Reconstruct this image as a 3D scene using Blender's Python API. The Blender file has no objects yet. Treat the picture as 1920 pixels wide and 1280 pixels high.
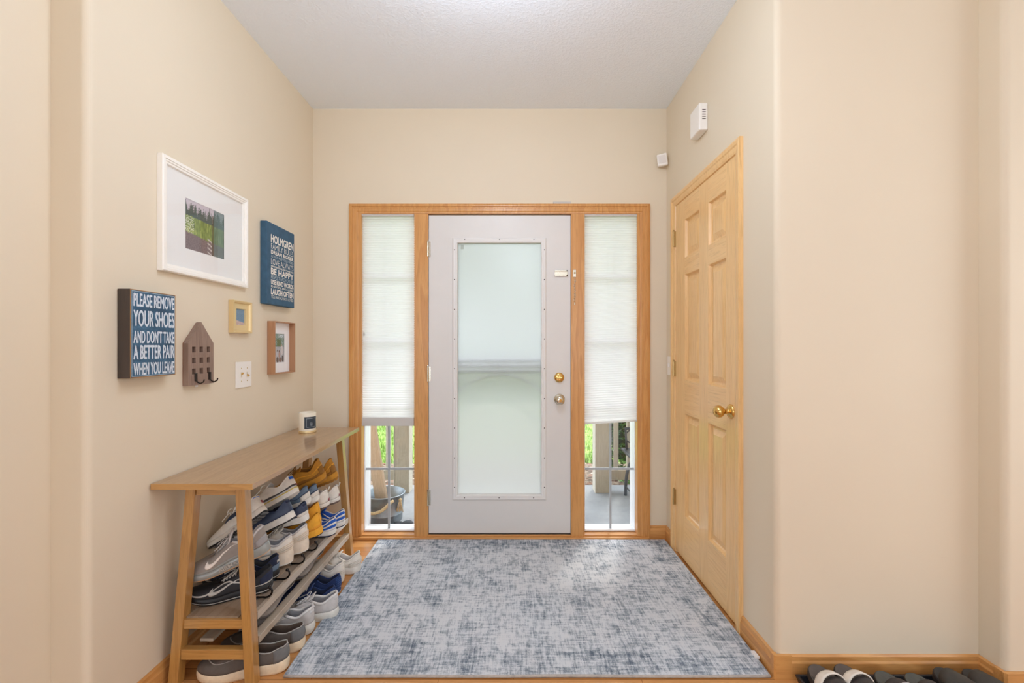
import bpy, bmesh, math, random
from math import sin, cos, pi, radians as R
from mathutils import Vector, Matrix
random.seed(7)
C = bpy.context.scene.collection
SC = bpy.context.scene

# ---------------------------------------------------------------- camera, world, lights, exposure
EYE = 1.233           # eye height (m)
F = 853.0             # focal length in pixels of a 1920 px wide frame
PX, PY = 963.0, 648.0 # vanishing point
cam = bpy.data.cameras.new('camera'); cam.sensor_width = 36; cam.lens = F / 1920 * 36
cam.shift_x = (960 - PX) / 1920; cam.shift_y = (PY - 640) / 1920
cam.clip_start = 0.02; cam.clip_end = 200
camo = bpy.data.objects.new('camera', cam); C.objects.link(camo)
camo.location = (0, 0, EYE); camo.rotation_euler = (pi / 2, 0, 0)
SC.camera = camo
SC.view_settings.view_transform = 'Standard'; SC.view_settings.look = 'None'
SC.view_settings.gamma = 1; SC.view_settings.use_curve_mapping = False
SC.view_settings.exposure = 0.15
SC.cycles.max_bounces = 12; SC.cycles.diffuse_bounces = 7; SC.cycles.transmission_bounces = 8
SC.cycles.transparent_max_bounces = 12
SC.cycles.caustics_refractive = True

w = bpy.data.worlds.new('overcast_sky'); SC.world = w; w.use_nodes = True
bg = w.node_tree.nodes['Background']; bg.inputs[0].default_value = (0.88, 0.96, 1.06, 1); bg.inputs[1].default_value = 3.2

def area(name, loc, rot, sx, sy, power, col):
    l = bpy.data.lights.new(name, 'AREA'); l.shape = 'RECTANGLE'; l.size = sx; l.size_y = sy
    l.energy = power; l.color = col
    o = bpy.data.objects.new(name, l); C.objects.link(o); o.location = loc; o.rotation_euler = rot
    return o
area('rear_fill_light', (-1.35, -4.42, 1.45), (R(90), 0, 0), 1.9, 1.7, 11, (0.86, 0.96, 1.08))  # this and the next: fill lights added behind the view to brighten the hall
area('rear_fill_light', (1.35, -4.42, 1.45), (R(90), 0, 0), 1.9, 1.7, 11, (0.86, 0.96, 1.08))
area('side_fill_light', (3.05, 0.35, 1.40), (R(90), 0, R(90)), 1.7, 1.7, 21, (0.86, 0.96, 1.08))  # this and the next: added side fill, the walls there have no windows
area('side_fill_light', (-3.05, -1.25, 1.40), (R(90), 0, R(-70)), 1.7, 1.7, 5, (0.86, 0.96, 1.08))
l = bpy.data.lights.new('ceiling_lamp_light', 'POINT'); l.energy = 14; l.shadow_soft_size = 0.08; l.color = (0.84, 0.95, 1.10)
lo = bpy.data.objects.new('ceiling_lamp_light', l); C.objects.link(lo); lo.location = (-0.1, 1.45, 2.50)
l = bpy.data.lights.new('overhead_fill_light', 'POINT'); l.energy = 10.5; l.shadow_soft_size = 0.15; l.color = (0.84, 0.95, 1.10)  # added fill above the view for ceiling and walls, no pendant hangs there
lo = bpy.data.objects.new('overhead_fill_light', l); C.objects.link(lo); lo.location = (0.10, 0.90, 2.15)
sun = bpy.data.lights.new('sun', 'SUN'); sun.energy = 1.8; sun.angle = R(10); sun.color = (1, 0.96, 0.88)
suno = bpy.data.objects.new('sun', sun); C.objects.link(suno); suno.rotation_euler = (R(-38), R(18), 0)

# ---------------------------------------------------------------- tools
def srgb(r, g, b):
    f = lambda c: (c / 255 / 12.92) if c / 255 <= 0.04045 else ((c / 255 + 0.055) / 1.055) ** 2.4
    return (f(r), f(g), f(b), 1)

def newmat(name):
    m = bpy.data.materials.new(name); m.use_nodes = True
    nt = m.node_tree; p = nt.nodes['Principled BSDF']
    return m, nt, p
def nd(nt, t, **kw):
    n = nt.nodes.new(t)
    for k, v in kw.items(): setattr(n, k, v)
    return n
def objco(nt, scale=(1, 1, 1), rot=(0, 0, 0)):
    tc = nd(nt, 'ShaderNodeTexCoord'); mp = nd(nt, 'ShaderNodeMapping')
    mp.inputs['Scale'].default_value = scale; mp.inputs['Rotation'].default_value = rot
    nt.links.new(tc.outputs['Object'], mp.inputs[0]); return mp.outputs[0]
def noise(nt, vec, scale, detail=3, rough=0.5, dist=0):
    n = nd(nt, 'ShaderNodeTexNoise'); n.inputs['Scale'].default_value = scale
    n.inputs['Detail'].default_value = detail; n.inputs['Roughness'].default_value = rough
    n.inputs['Distortion'].default_value = dist
    nt.links.new(vec, n.inputs['Vector']); return n.outputs['Fac']
def ramp(nt, fac, stops, interp='LINEAR'):
    r = nd(nt, 'ShaderNodeValToRGB'); e = r.color_ramp.elements; r.color_ramp.interpolation = interp
    while len(e) < len(stops): e.new(0.5)
    for i, (p, c) in enumerate(stops):
        e[i].position = p; e[i].color = c if len(c) == 4 else (*c, 1)
    nt.links.new(fac, r.inputs[0]); return r.outputs[0]
def mix(nt, a, b, fac, mode='MIX'):
    m = nd(nt, 'ShaderNodeMix', data_type='RGBA', blend_type=mode)
    for s, v in ((m.inputs[0], fac), (m.inputs[6], a), (m.inputs[7], b)):
        if hasattr(v, 'is_output') or isinstance(v, bpy.types.NodeSocket): nt.links.new(v, s)
        else: s.default_value = v
    return m.outputs[2]
def math_(nt, op, a, b=0.0):
    m = nd(nt, 'ShaderNodeMath', operation=op)
    for s, v in ((m.inputs[0], a), (m.inputs[1], b)):
        if isinstance(v, bpy.types.NodeSocket): nt.links.new(v, s)
        else: s.default_value = v
    return m.outputs[0]
def bump(nt, p, h, strength=0.2, dist=0.002):
    b = nd(nt, 'ShaderNodeBump'); b.inputs['Strength'].default_value = strength; b.inputs['Distance'].default_value = dist
    nt.links.new(h, b.inputs['Height']); nt.links.new(b.outputs[0], p.inputs['Normal'])

def plain(name, col, rough=0.5, metal=0, nscale=0, namp=0.06, bstr=0, bscale=200):
    m, nt, p = newmat(name)
    p.inputs['Roughness'].default_value = rough; p.inputs['Metallic'].default_value = metal
    v = objco(nt)
    if nscale:
        f = noise(nt, v, nscale, 4, 0.6)
        a = tuple(max(0, c * (1 - namp * 2)) for c in col[:3]) + (1,); b = tuple(min(1, c * (1 + namp * 2)) for c in col[:3]) + (1,)
        nt.links.new(ramp(nt, f, [(0.3, a), (0.7, b)]), p.inputs['Base Color'])
    else:
        p.inputs['Base Color'].default_value = col
    if bstr: bump(nt, p, noise(nt, v, bscale, 3, 0.6), bstr, 0.001)
    return m

def wood(name, light, dark, axis='Z', rough=0.35, cathedral=0.6, scale=1.0, fleck=0.35, coat=0.0):
    m, nt, p = newmat(name); p.inputs['Roughness'].default_value = rough; p.inputs['Coat Weight'].default_value = coat; p.inputs['Coat Roughness'].default_value = 0.14; p.inputs['Coat IOR'].default_value = 1.8
    s = {'X': (0.06, 1, 1), 'Y': (1, 0.06, 1), 'Z': (1, 1, 0.06)}[axis]
    v = objco(nt, tuple(k * scale for k in s))
    big = noise(nt, v, 9, 2, 0.5, 0.6)
    rings = math_(nt, 'FRACT', math_(nt, 'MULTIPLY', big, 7.0))
    rings = ramp(nt, rings, [(0.0, (0, 0, 0)), (0.55, (0.55,) * 3), (0.9, (1, 1, 1)), (1.0, (0.1,) * 3)])
    fine = noise(nt, v, 160, 4, 0.65)
    base = mix(nt, light, dark, math_(nt, 'MULTIPLY', rings, cathedral))
    base = mix(nt, base, tuple(c * 0.55 for c in dark[:3]) + (1,), math_(nt, 'MULTIPLY', ramp(nt, fine, [(0.5, (0, 0, 0)), (0.72, (1, 1, 1))]), fleck))
    nt.links.new(base, p.inputs['Base Color'])
    bump(nt, p, fine, 0.12, 0.0008)
    return m

def link(name, me, m, parent=None, smooth=False):
    o = bpy.data.objects.new(name, me); C.objects.link(o)
    if m is not None and not me.materials: me.materials.append(m)
    if smooth:
        for p in me.polygons: p.use_smooth = True
    if parent is not None: o.parent = parent
    return o

class MB:
    """collects shapes (in world coordinates) that become ONE mesh object"""
    def __init__(s): s.v = []; s.f = []
    def add(s, vs, fs):
        n = len(s.v); s.v += [tuple(v) for v in vs]; s.f += [tuple(i + n for i in f) for f in fs]; return s
    def box(s, x0, x1, y0, y1, z0, z1, M=None):
        vs = [Vector((x, y, z)) for x in (x0, x1) for y in (y0, y1) for z in (z0, z1)]
        if M is not None: vs = [M @ v for v in vs]
        return s.add(vs, [(0, 1, 3, 2), (4, 6, 7, 5), (0, 4, 5, 1), (2, 3, 7, 6), (0, 2, 6, 4), (1, 5, 7, 3)])
    def bar(s, a, b, wx, wy, up=(0, 1, 0)):
        """box of section wx (along side) x wy (along up) from a to b, cut level at the ends"""
        a, b = Vector(a), Vector(b); d = (b - a).normalized(); u = Vector(up); u = (u - d * u.dot(d)).normalized(); t = d.cross(u)
        vs = []
        for c in (a, b):
            for i, j in ((-1, -1), (1, -1), (1, 1), (-1, 1)): vs.append(c + t * wx / 2 * i + u * wy / 2 * j)
        return s.add(vs, [(0, 1, 2, 3)[::-1], (4, 5, 6, 7), (0, 1, 5, 4), (1, 2, 6, 5), (2, 3, 7, 6), (3, 0, 4, 7)])
    def hexa(s, bot, top):
        return s.add(list(bot) + list(top), [(3, 2, 1, 0), (4, 5, 6, 7), (0, 1, 5, 4), (1, 2, 6, 5), (2, 3, 7, 6), (3, 0, 4, 7)])
    def tube(s, pts, r, n=8, closed=False):
        pts = [Vector(p) for p in pts]; k = len(pts); rs = r if isinstance(r, (list, tuple)) else [r] * k
        vs, fs = [], []; pu = None
        for i, p in enumerate(pts):
            a = pts[(i - 1) % k] if (closed or i) else p; b = pts[(i + 1) % k] if (closed or i < k - 1) else p
            d = (b - a).normalized()
            if pu is None: pu = d.orthogonal().normalized()
            pu = (pu - d * pu.dot(d)); pu = pu.normalized() if pu.length > 1e-6 else d.orthogonal().normalized()
            t = d.cross(pu)
            for j in range(n):
                q = 2 * pi * j / n; vs.append(p + (pu * cos(q) + t * sin(q)) * rs[i])
        for i in range(k if closed else k - 1):
            for j in range(n):
                fs.append((i * n + j, i * n + (j + 1) % n, ((i + 1) % k) * n + (j + 1) % n, ((i + 1) % k) * n + j))
        if not closed: fs += [tuple(range(n))[::-1], tuple((k - 1) * n + j for j in range(n))]
        return s.add(vs, fs)
    def lathe(s, prof, origin=(0, 0, 0), axis='Z', n=32, cap=True):
        """prof: (radius, height) pairs"""
        O = Vector(origin); vs, fs = [], []
        for r, h in prof:
            for j in range(n):
                q = 2 * pi * j / n; a, b = r * cos(q), r * sin(q)
                vs.append(O + Vector({'Z': (a, b, h), 'Y': (a, h, b), 'X': (h, a, b)}[axis]))
        k = len(prof)
        for i in range(k - 1):
            for j in range(n): fs.append((i * n + j, i * n + (j + 1) % n, (i + 1) * n + (j + 1) % n, (i + 1) * n + j))
        if cap: fs += [tuple(range(n))[::-1], tuple((k - 1) * n + j for j in range(n))]
        return s.add(vs, fs)
    def prism(s, poly, f0, f1):
        """poly: 2D points; f0, f1 map (a,b) to 3D for the two faces"""
        n = len(poly)
        return s.add([f0(*p) for p in poly] + [f1(*p) for p in poly],
                     [tuple(range(n))[::-1], tuple(range(n, 2 * n))] + [(i, (i + 1) % n, n + (i + 1) % n, n + i) for i in range(n)])
    def frame(s, rect, prof, mp, u=False, fill=False):
        """mitred frame round rect=(a0,b0,a1,b1); prof = (inset, height) points; u: open at the bottom"""
        a0, b0, a1, b1 = rect; vs = []
        for d, h in prof:
            lo = b0 if u else b0 + d
            for a, b in ((a0 + d, lo), (a0 + d, b1 - d), (a1 - d, b1 - d), (a1 - d, lo)): vs.append(mp(a, b, h))
        fs = []
        for i in range(len(prof) - 1):
            for j in range(3 if u else 4): fs.append((i * 4 + j, i * 4 + (j + 1) % 4, (i + 1) * 4 + (j + 1) % 4, (i + 1) * 4 + j))
        k = len(prof)
        if u: fs += [tuple(i * 4 for i in range(k)), tuple(i * 4 + 3 for i in range(k))[::-1]]
        if fill: fs.append(tuple((k - 1) * 4 + j for j in range(4)))
        return s.add(vs, fs)
    def build(s, name, m, parent=None, smooth=False, bevel=0, seg=2, solid=0):
        off = parent_world(parent)
        me = bpy.data.meshes.new(name); me.from_pydata([(Vector(v) - off) for v in s.v], [], s.f)
        bm = bmesh.new(); bm.from_mesh(me)
        bmesh.ops.recalc_face_normals(bm, faces=bm.faces); bm.to_mesh(me); bm.free()
        o = link(name, me, m, parent, smooth)
        if solid:
            q = o.modifiers.new('thickness', 'SOLIDIFY'); q.thickness = solid; q.offset = 0
        if bevel:
            q = o.modifiers.new('bevel', 'BEVEL'); q.width = bevel; q.segments = seg; q.limit_method = 'ANGLE'; q.angle_limit = R(40); q.harden_normals = False
        return o

def cat(pts, closed, m):
    """Catmull-Rom through pts (tuples), m samples per span"""
    n = len(pts); out_ = []
    for i in range(n if closed else n - 1):
        g = lambda k: pts[k % n] if closed else pts[max(0, min(n - 1, k))]
        p0, p1, p2, p3 = g(i - 1), g(i), g(i + 1), g(i + 2)
        for j in range(m):
            t = j / m
            out_.append(tuple(0.5 * (2 * b + (c - a) * t + (2 * a - 5 * b + 4 * c - d) * t * t + (3 * b - a - 3 * c + d) * t ** 3) for a, b, c, d in zip(p0, p1, p2, p3)))
    if not closed: out_.append(tuple(pts[-1]))
    return out_
def parent_world(p):
    v = Vector((0, 0, 0))
    while p is not None: v = v + Vector(p.location); p = p.parent
    return v
def tag(o, label, cat, group=None, kind=None):
    o['label'] = label; o['category'] = cat
    if group: o['group'] = group
    if kind: o['kind'] = kind
    return o
def thing(name, label, cat, loc=(0, 0, 0), group=None):
    o = bpy.data.objects.new(name, None); C.objects.link(o); o.location = loc; o.empty_display_size = 0.05
    return tag(o, label, cat, group)
def struct(o, label, cat):
    return tag(o, label, cat, kind='structure')
def structroot(name, label, cat, loc=(0, 0, 0)):
    return struct(thing(name, label, cat, loc), label, cat)

# planes of the hall (metres): front wall, left wall, right wall
YF, XL, XR, ZC = 2.905, -1.281, 0.977, 2.745
def fx(px, Y=YF): return (px - PX) / F * Y
def fz(py, Y=YF): return EYE - (py - PY) / F * Y
def front(a, b, h): return (a, YF - h, b)
def left(a, b, h): return (XL + h, a, b)
def right(a, b, h): return (XR - h, a, b)

# ---------------------------------------------------------------- materials of the shell
def wallpaint(name, col):
    m, nt, p = newmat(name); p.inputs['Roughness'].default_value = 0.62
    v = objco(nt)
    f = noise(nt, v, 1.6, 3, 0.55)
    a = tuple(c * 0.975 for c in col[:3]) + (1,)
    base = ramp(nt, f, [(0.35, a), (0.65, col)])
    sc = noise(nt, objco(nt, (1, 1, 7)), 9, 5, 0.7)
    base = mix(nt, base, tuple(c * 0.72 for c in col[:3]) + (1,), math_(nt, 'MULTIPLY', ramp(nt, sc, [(0.69, (0, 0, 0)), (0.78, (1, 1, 1))]), 0.25))
    nt.links.new(base, p.inputs['Base Color'])
    bump(nt, p, noise(nt, v, 230, 2, 0.5), 0.10, 0.0008)
    return m
M_WALL = wallpaint('beige_paint', srgb(226, 213, 190))
M_CEIL, nt, p = newmat('textured_ceiling_paint'); p.inputs['Base Color'].default_value = srgb(238, 246, 255); p.inputs['Roughness'].default_value = 0.8
v = objco(nt); bump(nt, p, ramp(nt, noise(nt, v, 85, 4, 0.6), [(0.45, (0, 0, 0)), (0.6, (1, 1, 1))]), 0.35, 0.003)
OAK_L, OAK_D = srgb(216, 160, 96), srgb(186, 122, 60)
M_OAKZ = wood('golden_oak_upright', OAK_L, OAK_D, 'Z', 0.32, 0.5)
M_OAKX = wood('golden_oak_across', OAK_L, OAK_D, 'X', 0.32, 0.5)
M_OAKY = wood('golden_oak_lengthwise', OAK_L, OAK_D, 'Y', 0.32, 0.5)
DO_L, DO_D = srgb(240, 200, 142), srgb(224, 174, 110)
M_DOORZ = wood('pale_oak_upright', DO_L, DO_D, 'Z', 0.28, 0.4)
M_DOORY = wood('pale_oak_across', DO_L, DO_D, 'Y', 0.28, 0.4)

# floor: oak strips running left to right
M_FLOOR, nt, p = newmat('oak_strip_floor'); p.inputs['Roughness'].default_value = 0.22
v = objco(nt)
br = nd(nt, 'ShaderNodeTexBrick'); br.offset = 0.37; br.offset_frequency = 2
for k, val in (('Scale', 1.0), ('Mortar Size', 0.0009), ('Mortar Smooth', 0.1), ('Brick Width', 0.75), ('Row Height', 0.058), ('Bias', 0.0)): br.inputs[k].default_value = val
br.inputs['Color1'].default_value = srgb(214, 158, 98); br.inputs['Color2'].default_value = srgb(190, 128, 70); br.inputs['Mortar'].default_value = srgb(120, 76, 40)
nt.links.new(v, br.inputs['Vector'])
g = noise(nt, objco(nt, (0.07, 1, 1)), 120, 4, 0.65)
nt.links.new(mix(nt, br.outputs['Color'], srgb(150, 95, 48), math_(nt, 'MULTIPLY', ramp(nt, g, [(0.45, (0, 0, 0)), (0.75, (1, 1, 1))]), 0.4)), p.inputs['Base Color'])

# ---------------------------------------------------------------- room shell
def extrude_plan(pts, z0, z1):
    return MB().prism(pts, lambda a, b: (a, b, z0), lambda a, b: (a, b, z1))
def arc(cx, cy, r, a0, a1, n=8): return [(cx + r * cos(R(a0 + (a1 - a0) * i / n)), cy + r * sin(R(a0 + (a1 - a0) * i / n))) for i in range(n + 1)]
struct(MB().box(-3.1, 3.1, -4.6, 3.10, -0.05, 0).build('floor', M_FLOOR), 'honey oak strip floor of the entry hall', 'floor')
struct(MB().box(-3.1, 3.1, -4.6, 3.10, ZC, ZC + 0.08).build('ceiling', M_CEIL), 'textured cool white ceiling of the hall', 'ceiling')
YLE = 1.366; r = 0.022
wl = [(XL, 3.05), (XL, YLE + r)] + arc(XL - r, YLE + r, r, 0, -90) + [(-1.39, YLE), (-1.39, 0.35), (-1.53, 0.35), (-1.53, 3.05)]
o = extrude_plan(wl, 0, ZC).build('wall_left', M_WALL); struct(o, 'beige left wall with rounded corner, hung with signs and frames', 'wall')
YRE = 1.693
wr = [(XR, 3.05), (XR, YRE + r)] + arc(XR + r, YRE + r, r, 180, 270) + [(1.73, YRE), (1.73, 1.60 + r)] + arc(1.73 + r, 1.60 + r, r, 180, 270) + [(3.1, 1.60), (3.1, 1.85), (1.12, 1.85), (1.12, 3.05)]
o = extrude_plan(wr, 0, ZC).build('wall_right', M_WALL); struct(o, 'beige right wall with closet door and rounded corner', 'wall')
ROX0, ROX1, ROZ = fx(661), fx(1212), fz(389)
m_ = MB(); m_.box(-1.53, ROX0, YF, 3.05, 0, ZC); m_.box(ROX1, 1.12, YF, 3.05, 0, ZC); m_.box(ROX0, ROX1, YF, 3.05, ROZ, ZC)
struct(m_.build('wall_front', M_WALL), 'beige front wall around the white entry door', 'wall')
# rear of the house behind the viewpoint
m_ = MB(); m_.box(-3.1, 3.1, -4.6, -4.5, 0, 0.55); m_.box(-3.1, 3.1, -4.6, -4.5, 2.35, ZC)
for a, b in ((-3.1, -2.35), (-0.35, 0.35), (2.35, 3.1)): m_.box(a, b, -4.6, -4.5, 0.55, 2.35)
struct(m_.build('wall_back', M_WALL), 'beige rear wall with two window openings', 'wall')
struct(MB().box(-3.2, -3.1, -4.6, 0.35, 0, ZC).box(-3.2, -1.53, 0.35, 0.45, 0, ZC).build('wall_rear_left', M_WALL), 'beige side wall behind the viewpoint on the left', 'wall')
struct(MB().box(3.1, 3.2, -4.6, 1.85, 0, ZC).build('wall_rear_right', M_WALL), 'beige side wall behind the viewpoint on the right', 'wall')

# baseboards
BH = 0.087
def baseboard(name, segs, label):
    root = structroot(name, label, 'baseboard', (*segs[0][0], 0))
    for (p0, p1, nrm) in segs:
        p0, p1, n = Vector((*p0, 0)), Vector((*p1, 0)), Vector((*nrm, 0)); t = 0.013
        prof = [(0, 0), (t, 0), (t, BH - 0.028), (t - 0.004, BH - 0.02), (t - 0.005, BH - 0.006), (0.003, BH), (0, BH)]
        q = MB(); k = len(prof)
        q.add([p0 + n * d + Vector((0, 0, z)) for d, z in prof] + [p1 + n * d + Vector((0, 0, z)) for d, z in prof],
              [tuple(range(k)), tuple(range(k, 2 * k))] + [(i, (i + 1) % k, k + (i + 1) % k, k + i) for i in range(k)])
        q.build('board', M_OAKX if abs(nrm[1]) > 0.5 else M_OAKY, root)
    return root
baseboard('baseboard_left', [((XL, YF), (XL, YLE + 0.03), (1, 0)), ((XL - 0.01, YLE), (-1.39, YLE), (0, -1)), ((-1.39, YLE), (-1.39, 0.35), (1, 0))], 'oak baseboard along the left wall behind the shoe rack')
baseboard('baseboard_front', [((XL, YF), (fx(657), YF), (0, -1)), ((fx(1217), YF), (XR, YF), (0, -1))], 'short oak baseboard pieces beside the entry door casing')
bb = baseboard('baseboard_right', [((XR, YF), (XR, 2.775), (-1, 0)), ((XR, 1.934), (XR, YRE + 0.012), (-1, 0))], 'oak baseboard along the right wall beside the closet door')
bb = baseboard('baseboard_alcove', [((1.025, YRE), (1.73, YRE), (0, -1)), ((1.73, YRE), (1.73, 1.625), (-1, 0))], 'oak baseboard along the alcove behind the boot tray')
MB().prism([(XR - 0.014, YRE + 0.012), (XR - 0.014, YRE - 0.008), (XR - 0.008, YRE - 0.014), (1.027, YRE - 0.014), (1.027, YRE + 0.0005), (XR + 0.002, YRE + 0.0005), (XR + 0.002, YRE + 0.012)][::-1],
           lambda a, b: (a, b, 0), lambda a, b: (a, b, BH + 0.001)).build('corner_block', M_OAKX, bb)
MB().prism([(1.716, 1.627), (1.716, 1.592), (1.724, 1.586), (1.80, 1.586), (1.80, 1.5995), (1.7295, 1.5995), (1.7295, 1.627)][::-1], lambda a, b: (a, b, 0), lambda a, b: (a, b, BH + 0.002)).build('corner_block', M_OAKX, bb)

# ---------------------------------------------------------------- entry door unit: oak casing, mullions, sill
ECAS = [(0, 0), (0, 0.016), (0.010, 0.019), (0.016, 0.019), (0.020, 0.014), (0.026, 0.014), (0.030, 0.011), (0.046, 0.011), (0.052, 0.007), (0.060, 0.006), (0.060, 0)]
t = structroot('trim_1', 'golden oak casing around the entry door and sidelights', 'trim', (0, YF, 0))
MB().frame((fx(656), 0, fx(1217.5), fz(383)), ECAS, front, u=True).build('casing', M_OAKZ, t)
for a, b in ((777, 803), (1070.5, 1096)):
    MB().box(fx(a), fx(b), YF - 0.008, 3.05, 0.012, fz(401)).build('mullion_post', M_OAKZ, t, bevel=0.002)
q = MB(); q.box(fx(672), fx(678), YF - 0.004, 2.955, 0.02, fz(401)); q.box(fx(1195), fx(1201), YF - 0.004, 2.955, 0.02, fz(401)); q.build('jamb', M_OAKZ, t)
MB().box(ROX0, ROX1, YF - 0.004, 3.05, fz(401), ROZ - 0.0005).build('head_jamb', M_OAKX, t)
q = MB(); q.box(fx(657), fx(1216), YF - 0.026, YF, 0.0005, 0.018); q.box(ROX0 + 0.001, ROX1 - 0.001, YF, 3.05, 0.0005, 0.026); q.build('sill', M_OAKX, t, bevel=0.004)

M_WHITE = plain('white_vinyl', srgb(238, 240, 243), 0.4)
M_DOORW = plain('white_door_paint', srgb(221, 219, 216), 0.38, 0, 3, 0.012)
M_LITE = plain('white_lite_frame', srgb(229, 228, 226), 0.4)
M_GREYMET = plain('grey_muntin_paint', srgb(176, 184, 190), 0.45)
M_PLUG = plain('dark_screw_plug', srgb(40, 38, 42), 0.6)
M_BRASS = plain('polished_brass', srgb(226, 186, 112), 0.14, 1.0)
M_SATIN = plain('satin_nickel', srgb(214, 206, 188), 0.22, 1.0)
M_HINGE = plain('aged_brass_hinge', srgb(186, 160, 110), 0.3, 1.0)

def glass(name, tint=(1, 1, 1, 1), gloss=0.06):
    m = bpy.data.materials.new(name); m.use_nodes = True; nt = m.node_tree; nt.nodes.clear()
    out = nd(nt, 'ShaderNodeOutputMaterial'); mx = nd(nt, 'ShaderNodeMixShader'); tr = nd(nt, 'ShaderNodeBsdfTransparent'); gl = nd(nt, 'ShaderNodeBsdfGlossy')
    tr.inputs[0].default_value = tint; gl.inputs['Roughness'].default_value = 0.01
    fr = nd(nt, 'ShaderNodeLayerWeight'); fr.inputs['Blend'].default_value = 0.5
    k = math_(nt, 'ADD', math_(nt, 'MULTIPLY', math_(nt, 'POWER', fr.outputs['Facing'], 4.0), 0.75), 0.035)
    nt.links.new(k, mx.inputs[0]); nt.links.new(tr.outputs[0], mx.inputs[1]); nt.links.new(gl.outputs[0], mx.inputs[2]); nt.links.new(mx.outputs[0], out.inputs[0])
    return m
M_GLASS = glass('clear_glass')
# frosted pane: rough see-through plus scattering
M_FROST = bpy.data.materials.new('frosted_glass'); M_FROST.use_nodes = True; nt = M_FROST.node_tree; nt.nodes.clear()
out = nd(nt, 'ShaderNodeOutputMaterial'); m1 = nd(nt, 'ShaderNodeMixShader'); m2 = nd(nt, 'ShaderNodeMixShader')
tl = nd(nt, 'ShaderNodeBsdfTranslucent'); tl.inputs[0].default_value = (0.79, 0.79, 0.78, 1)
rf = nd(nt, 'ShaderNodeBsdfRefraction'); rf.inputs['Roughness'].default_value = 0.42; rf.inputs['IOR'].default_value = 1.25; rf.inputs[0].default_value = (0.60, 0.60, 0.585, 1)
gl = nd(nt, 'ShaderNodeBsdfGlossy'); gl.inputs['Roughness'].default_value = 0.28
m1.inputs[0].default_value = 0.56; m2.inputs[0].default_value = 0.06
nt.links.new(rf.outputs[0], m1.inputs[1]); nt.links.new(tl.outputs[0], m1.inputs[2]); nt.links.new(m1.outputs[0], m2.inputs[1]); nt.links.new(gl.outputs[0], m2.inputs[2]); nt.links.new(m2.outputs[0], out.inputs[0])

# sidelight windows
YG = 2.985
def sidelight(n, p0, p1, pm, label):
    """p0,p1: pixel columns of the opening; pm: column of the middle bar"""
    x0, x1 = fx(p0), fx(p1); root = structroot('window_%d' % n, label, 'window', ((x0 + x1) / 2, YG, 0.02))
    z0, z1 = 0.028, fz(401) - 0.002
    fr_ = MB(); t = 0.011
    fr_.frame((x0, z0, x1, z1), [(0, -0.03), (0, 0.03), (t, 0.03), (t, -0.03), (0, -0.03)], lambda a, b, h: (a, YG - h, b))
    fr_.build('sash', M_WHITE, root, bevel=0.0015)
    q = MB(); q.box(x0 + 0.001, x0 + 0.012, YG + 0.031, YG + 0.085, z0, z1); q.box(x1 - 0.012, x1 - 0.001, YG + 0.031, YG + 0.085, z0, z1); q.box(x0 + 0.012, x1 - 0.012, YG + 0.031, YG + 0.085, z1 - 0.016, z1); q.box(x0 + 0.012, x1 - 0.012, YG + 0.031, YG + 0.062, z0, z0 + 0.012)
    q.build('outer_frame', M_WHITE, root)
    MB().box(x0 + t, x1 - t, YG - 0.002, YG + 0.002, z0 + t, z1 - t).build('pane', M_GLASS, root)
    xm = fx(pm, YG)
    MB().box(xm - 0.007, xm + 0.007, YG - 0.010, YG - 0.003, z0 + t, z1 - t).build('muntin', M_GREYMET, root)
    for py in (878, 760, 642, 524):
        zz = fz(py, YG)
        MB().box(x0 + t, x1 - t, YG - 0.009, YG - 0.0035, zz - 0.007, zz + 0.007).build('muntin', M_GREYMET, root)
    return root
sidelight(1, 676.3, 777, 730, 'narrow sidelight window left of the entry door')
sidelight(2, 1096, 1197, 1144, 'narrow sidelight window right of the entry door')

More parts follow.
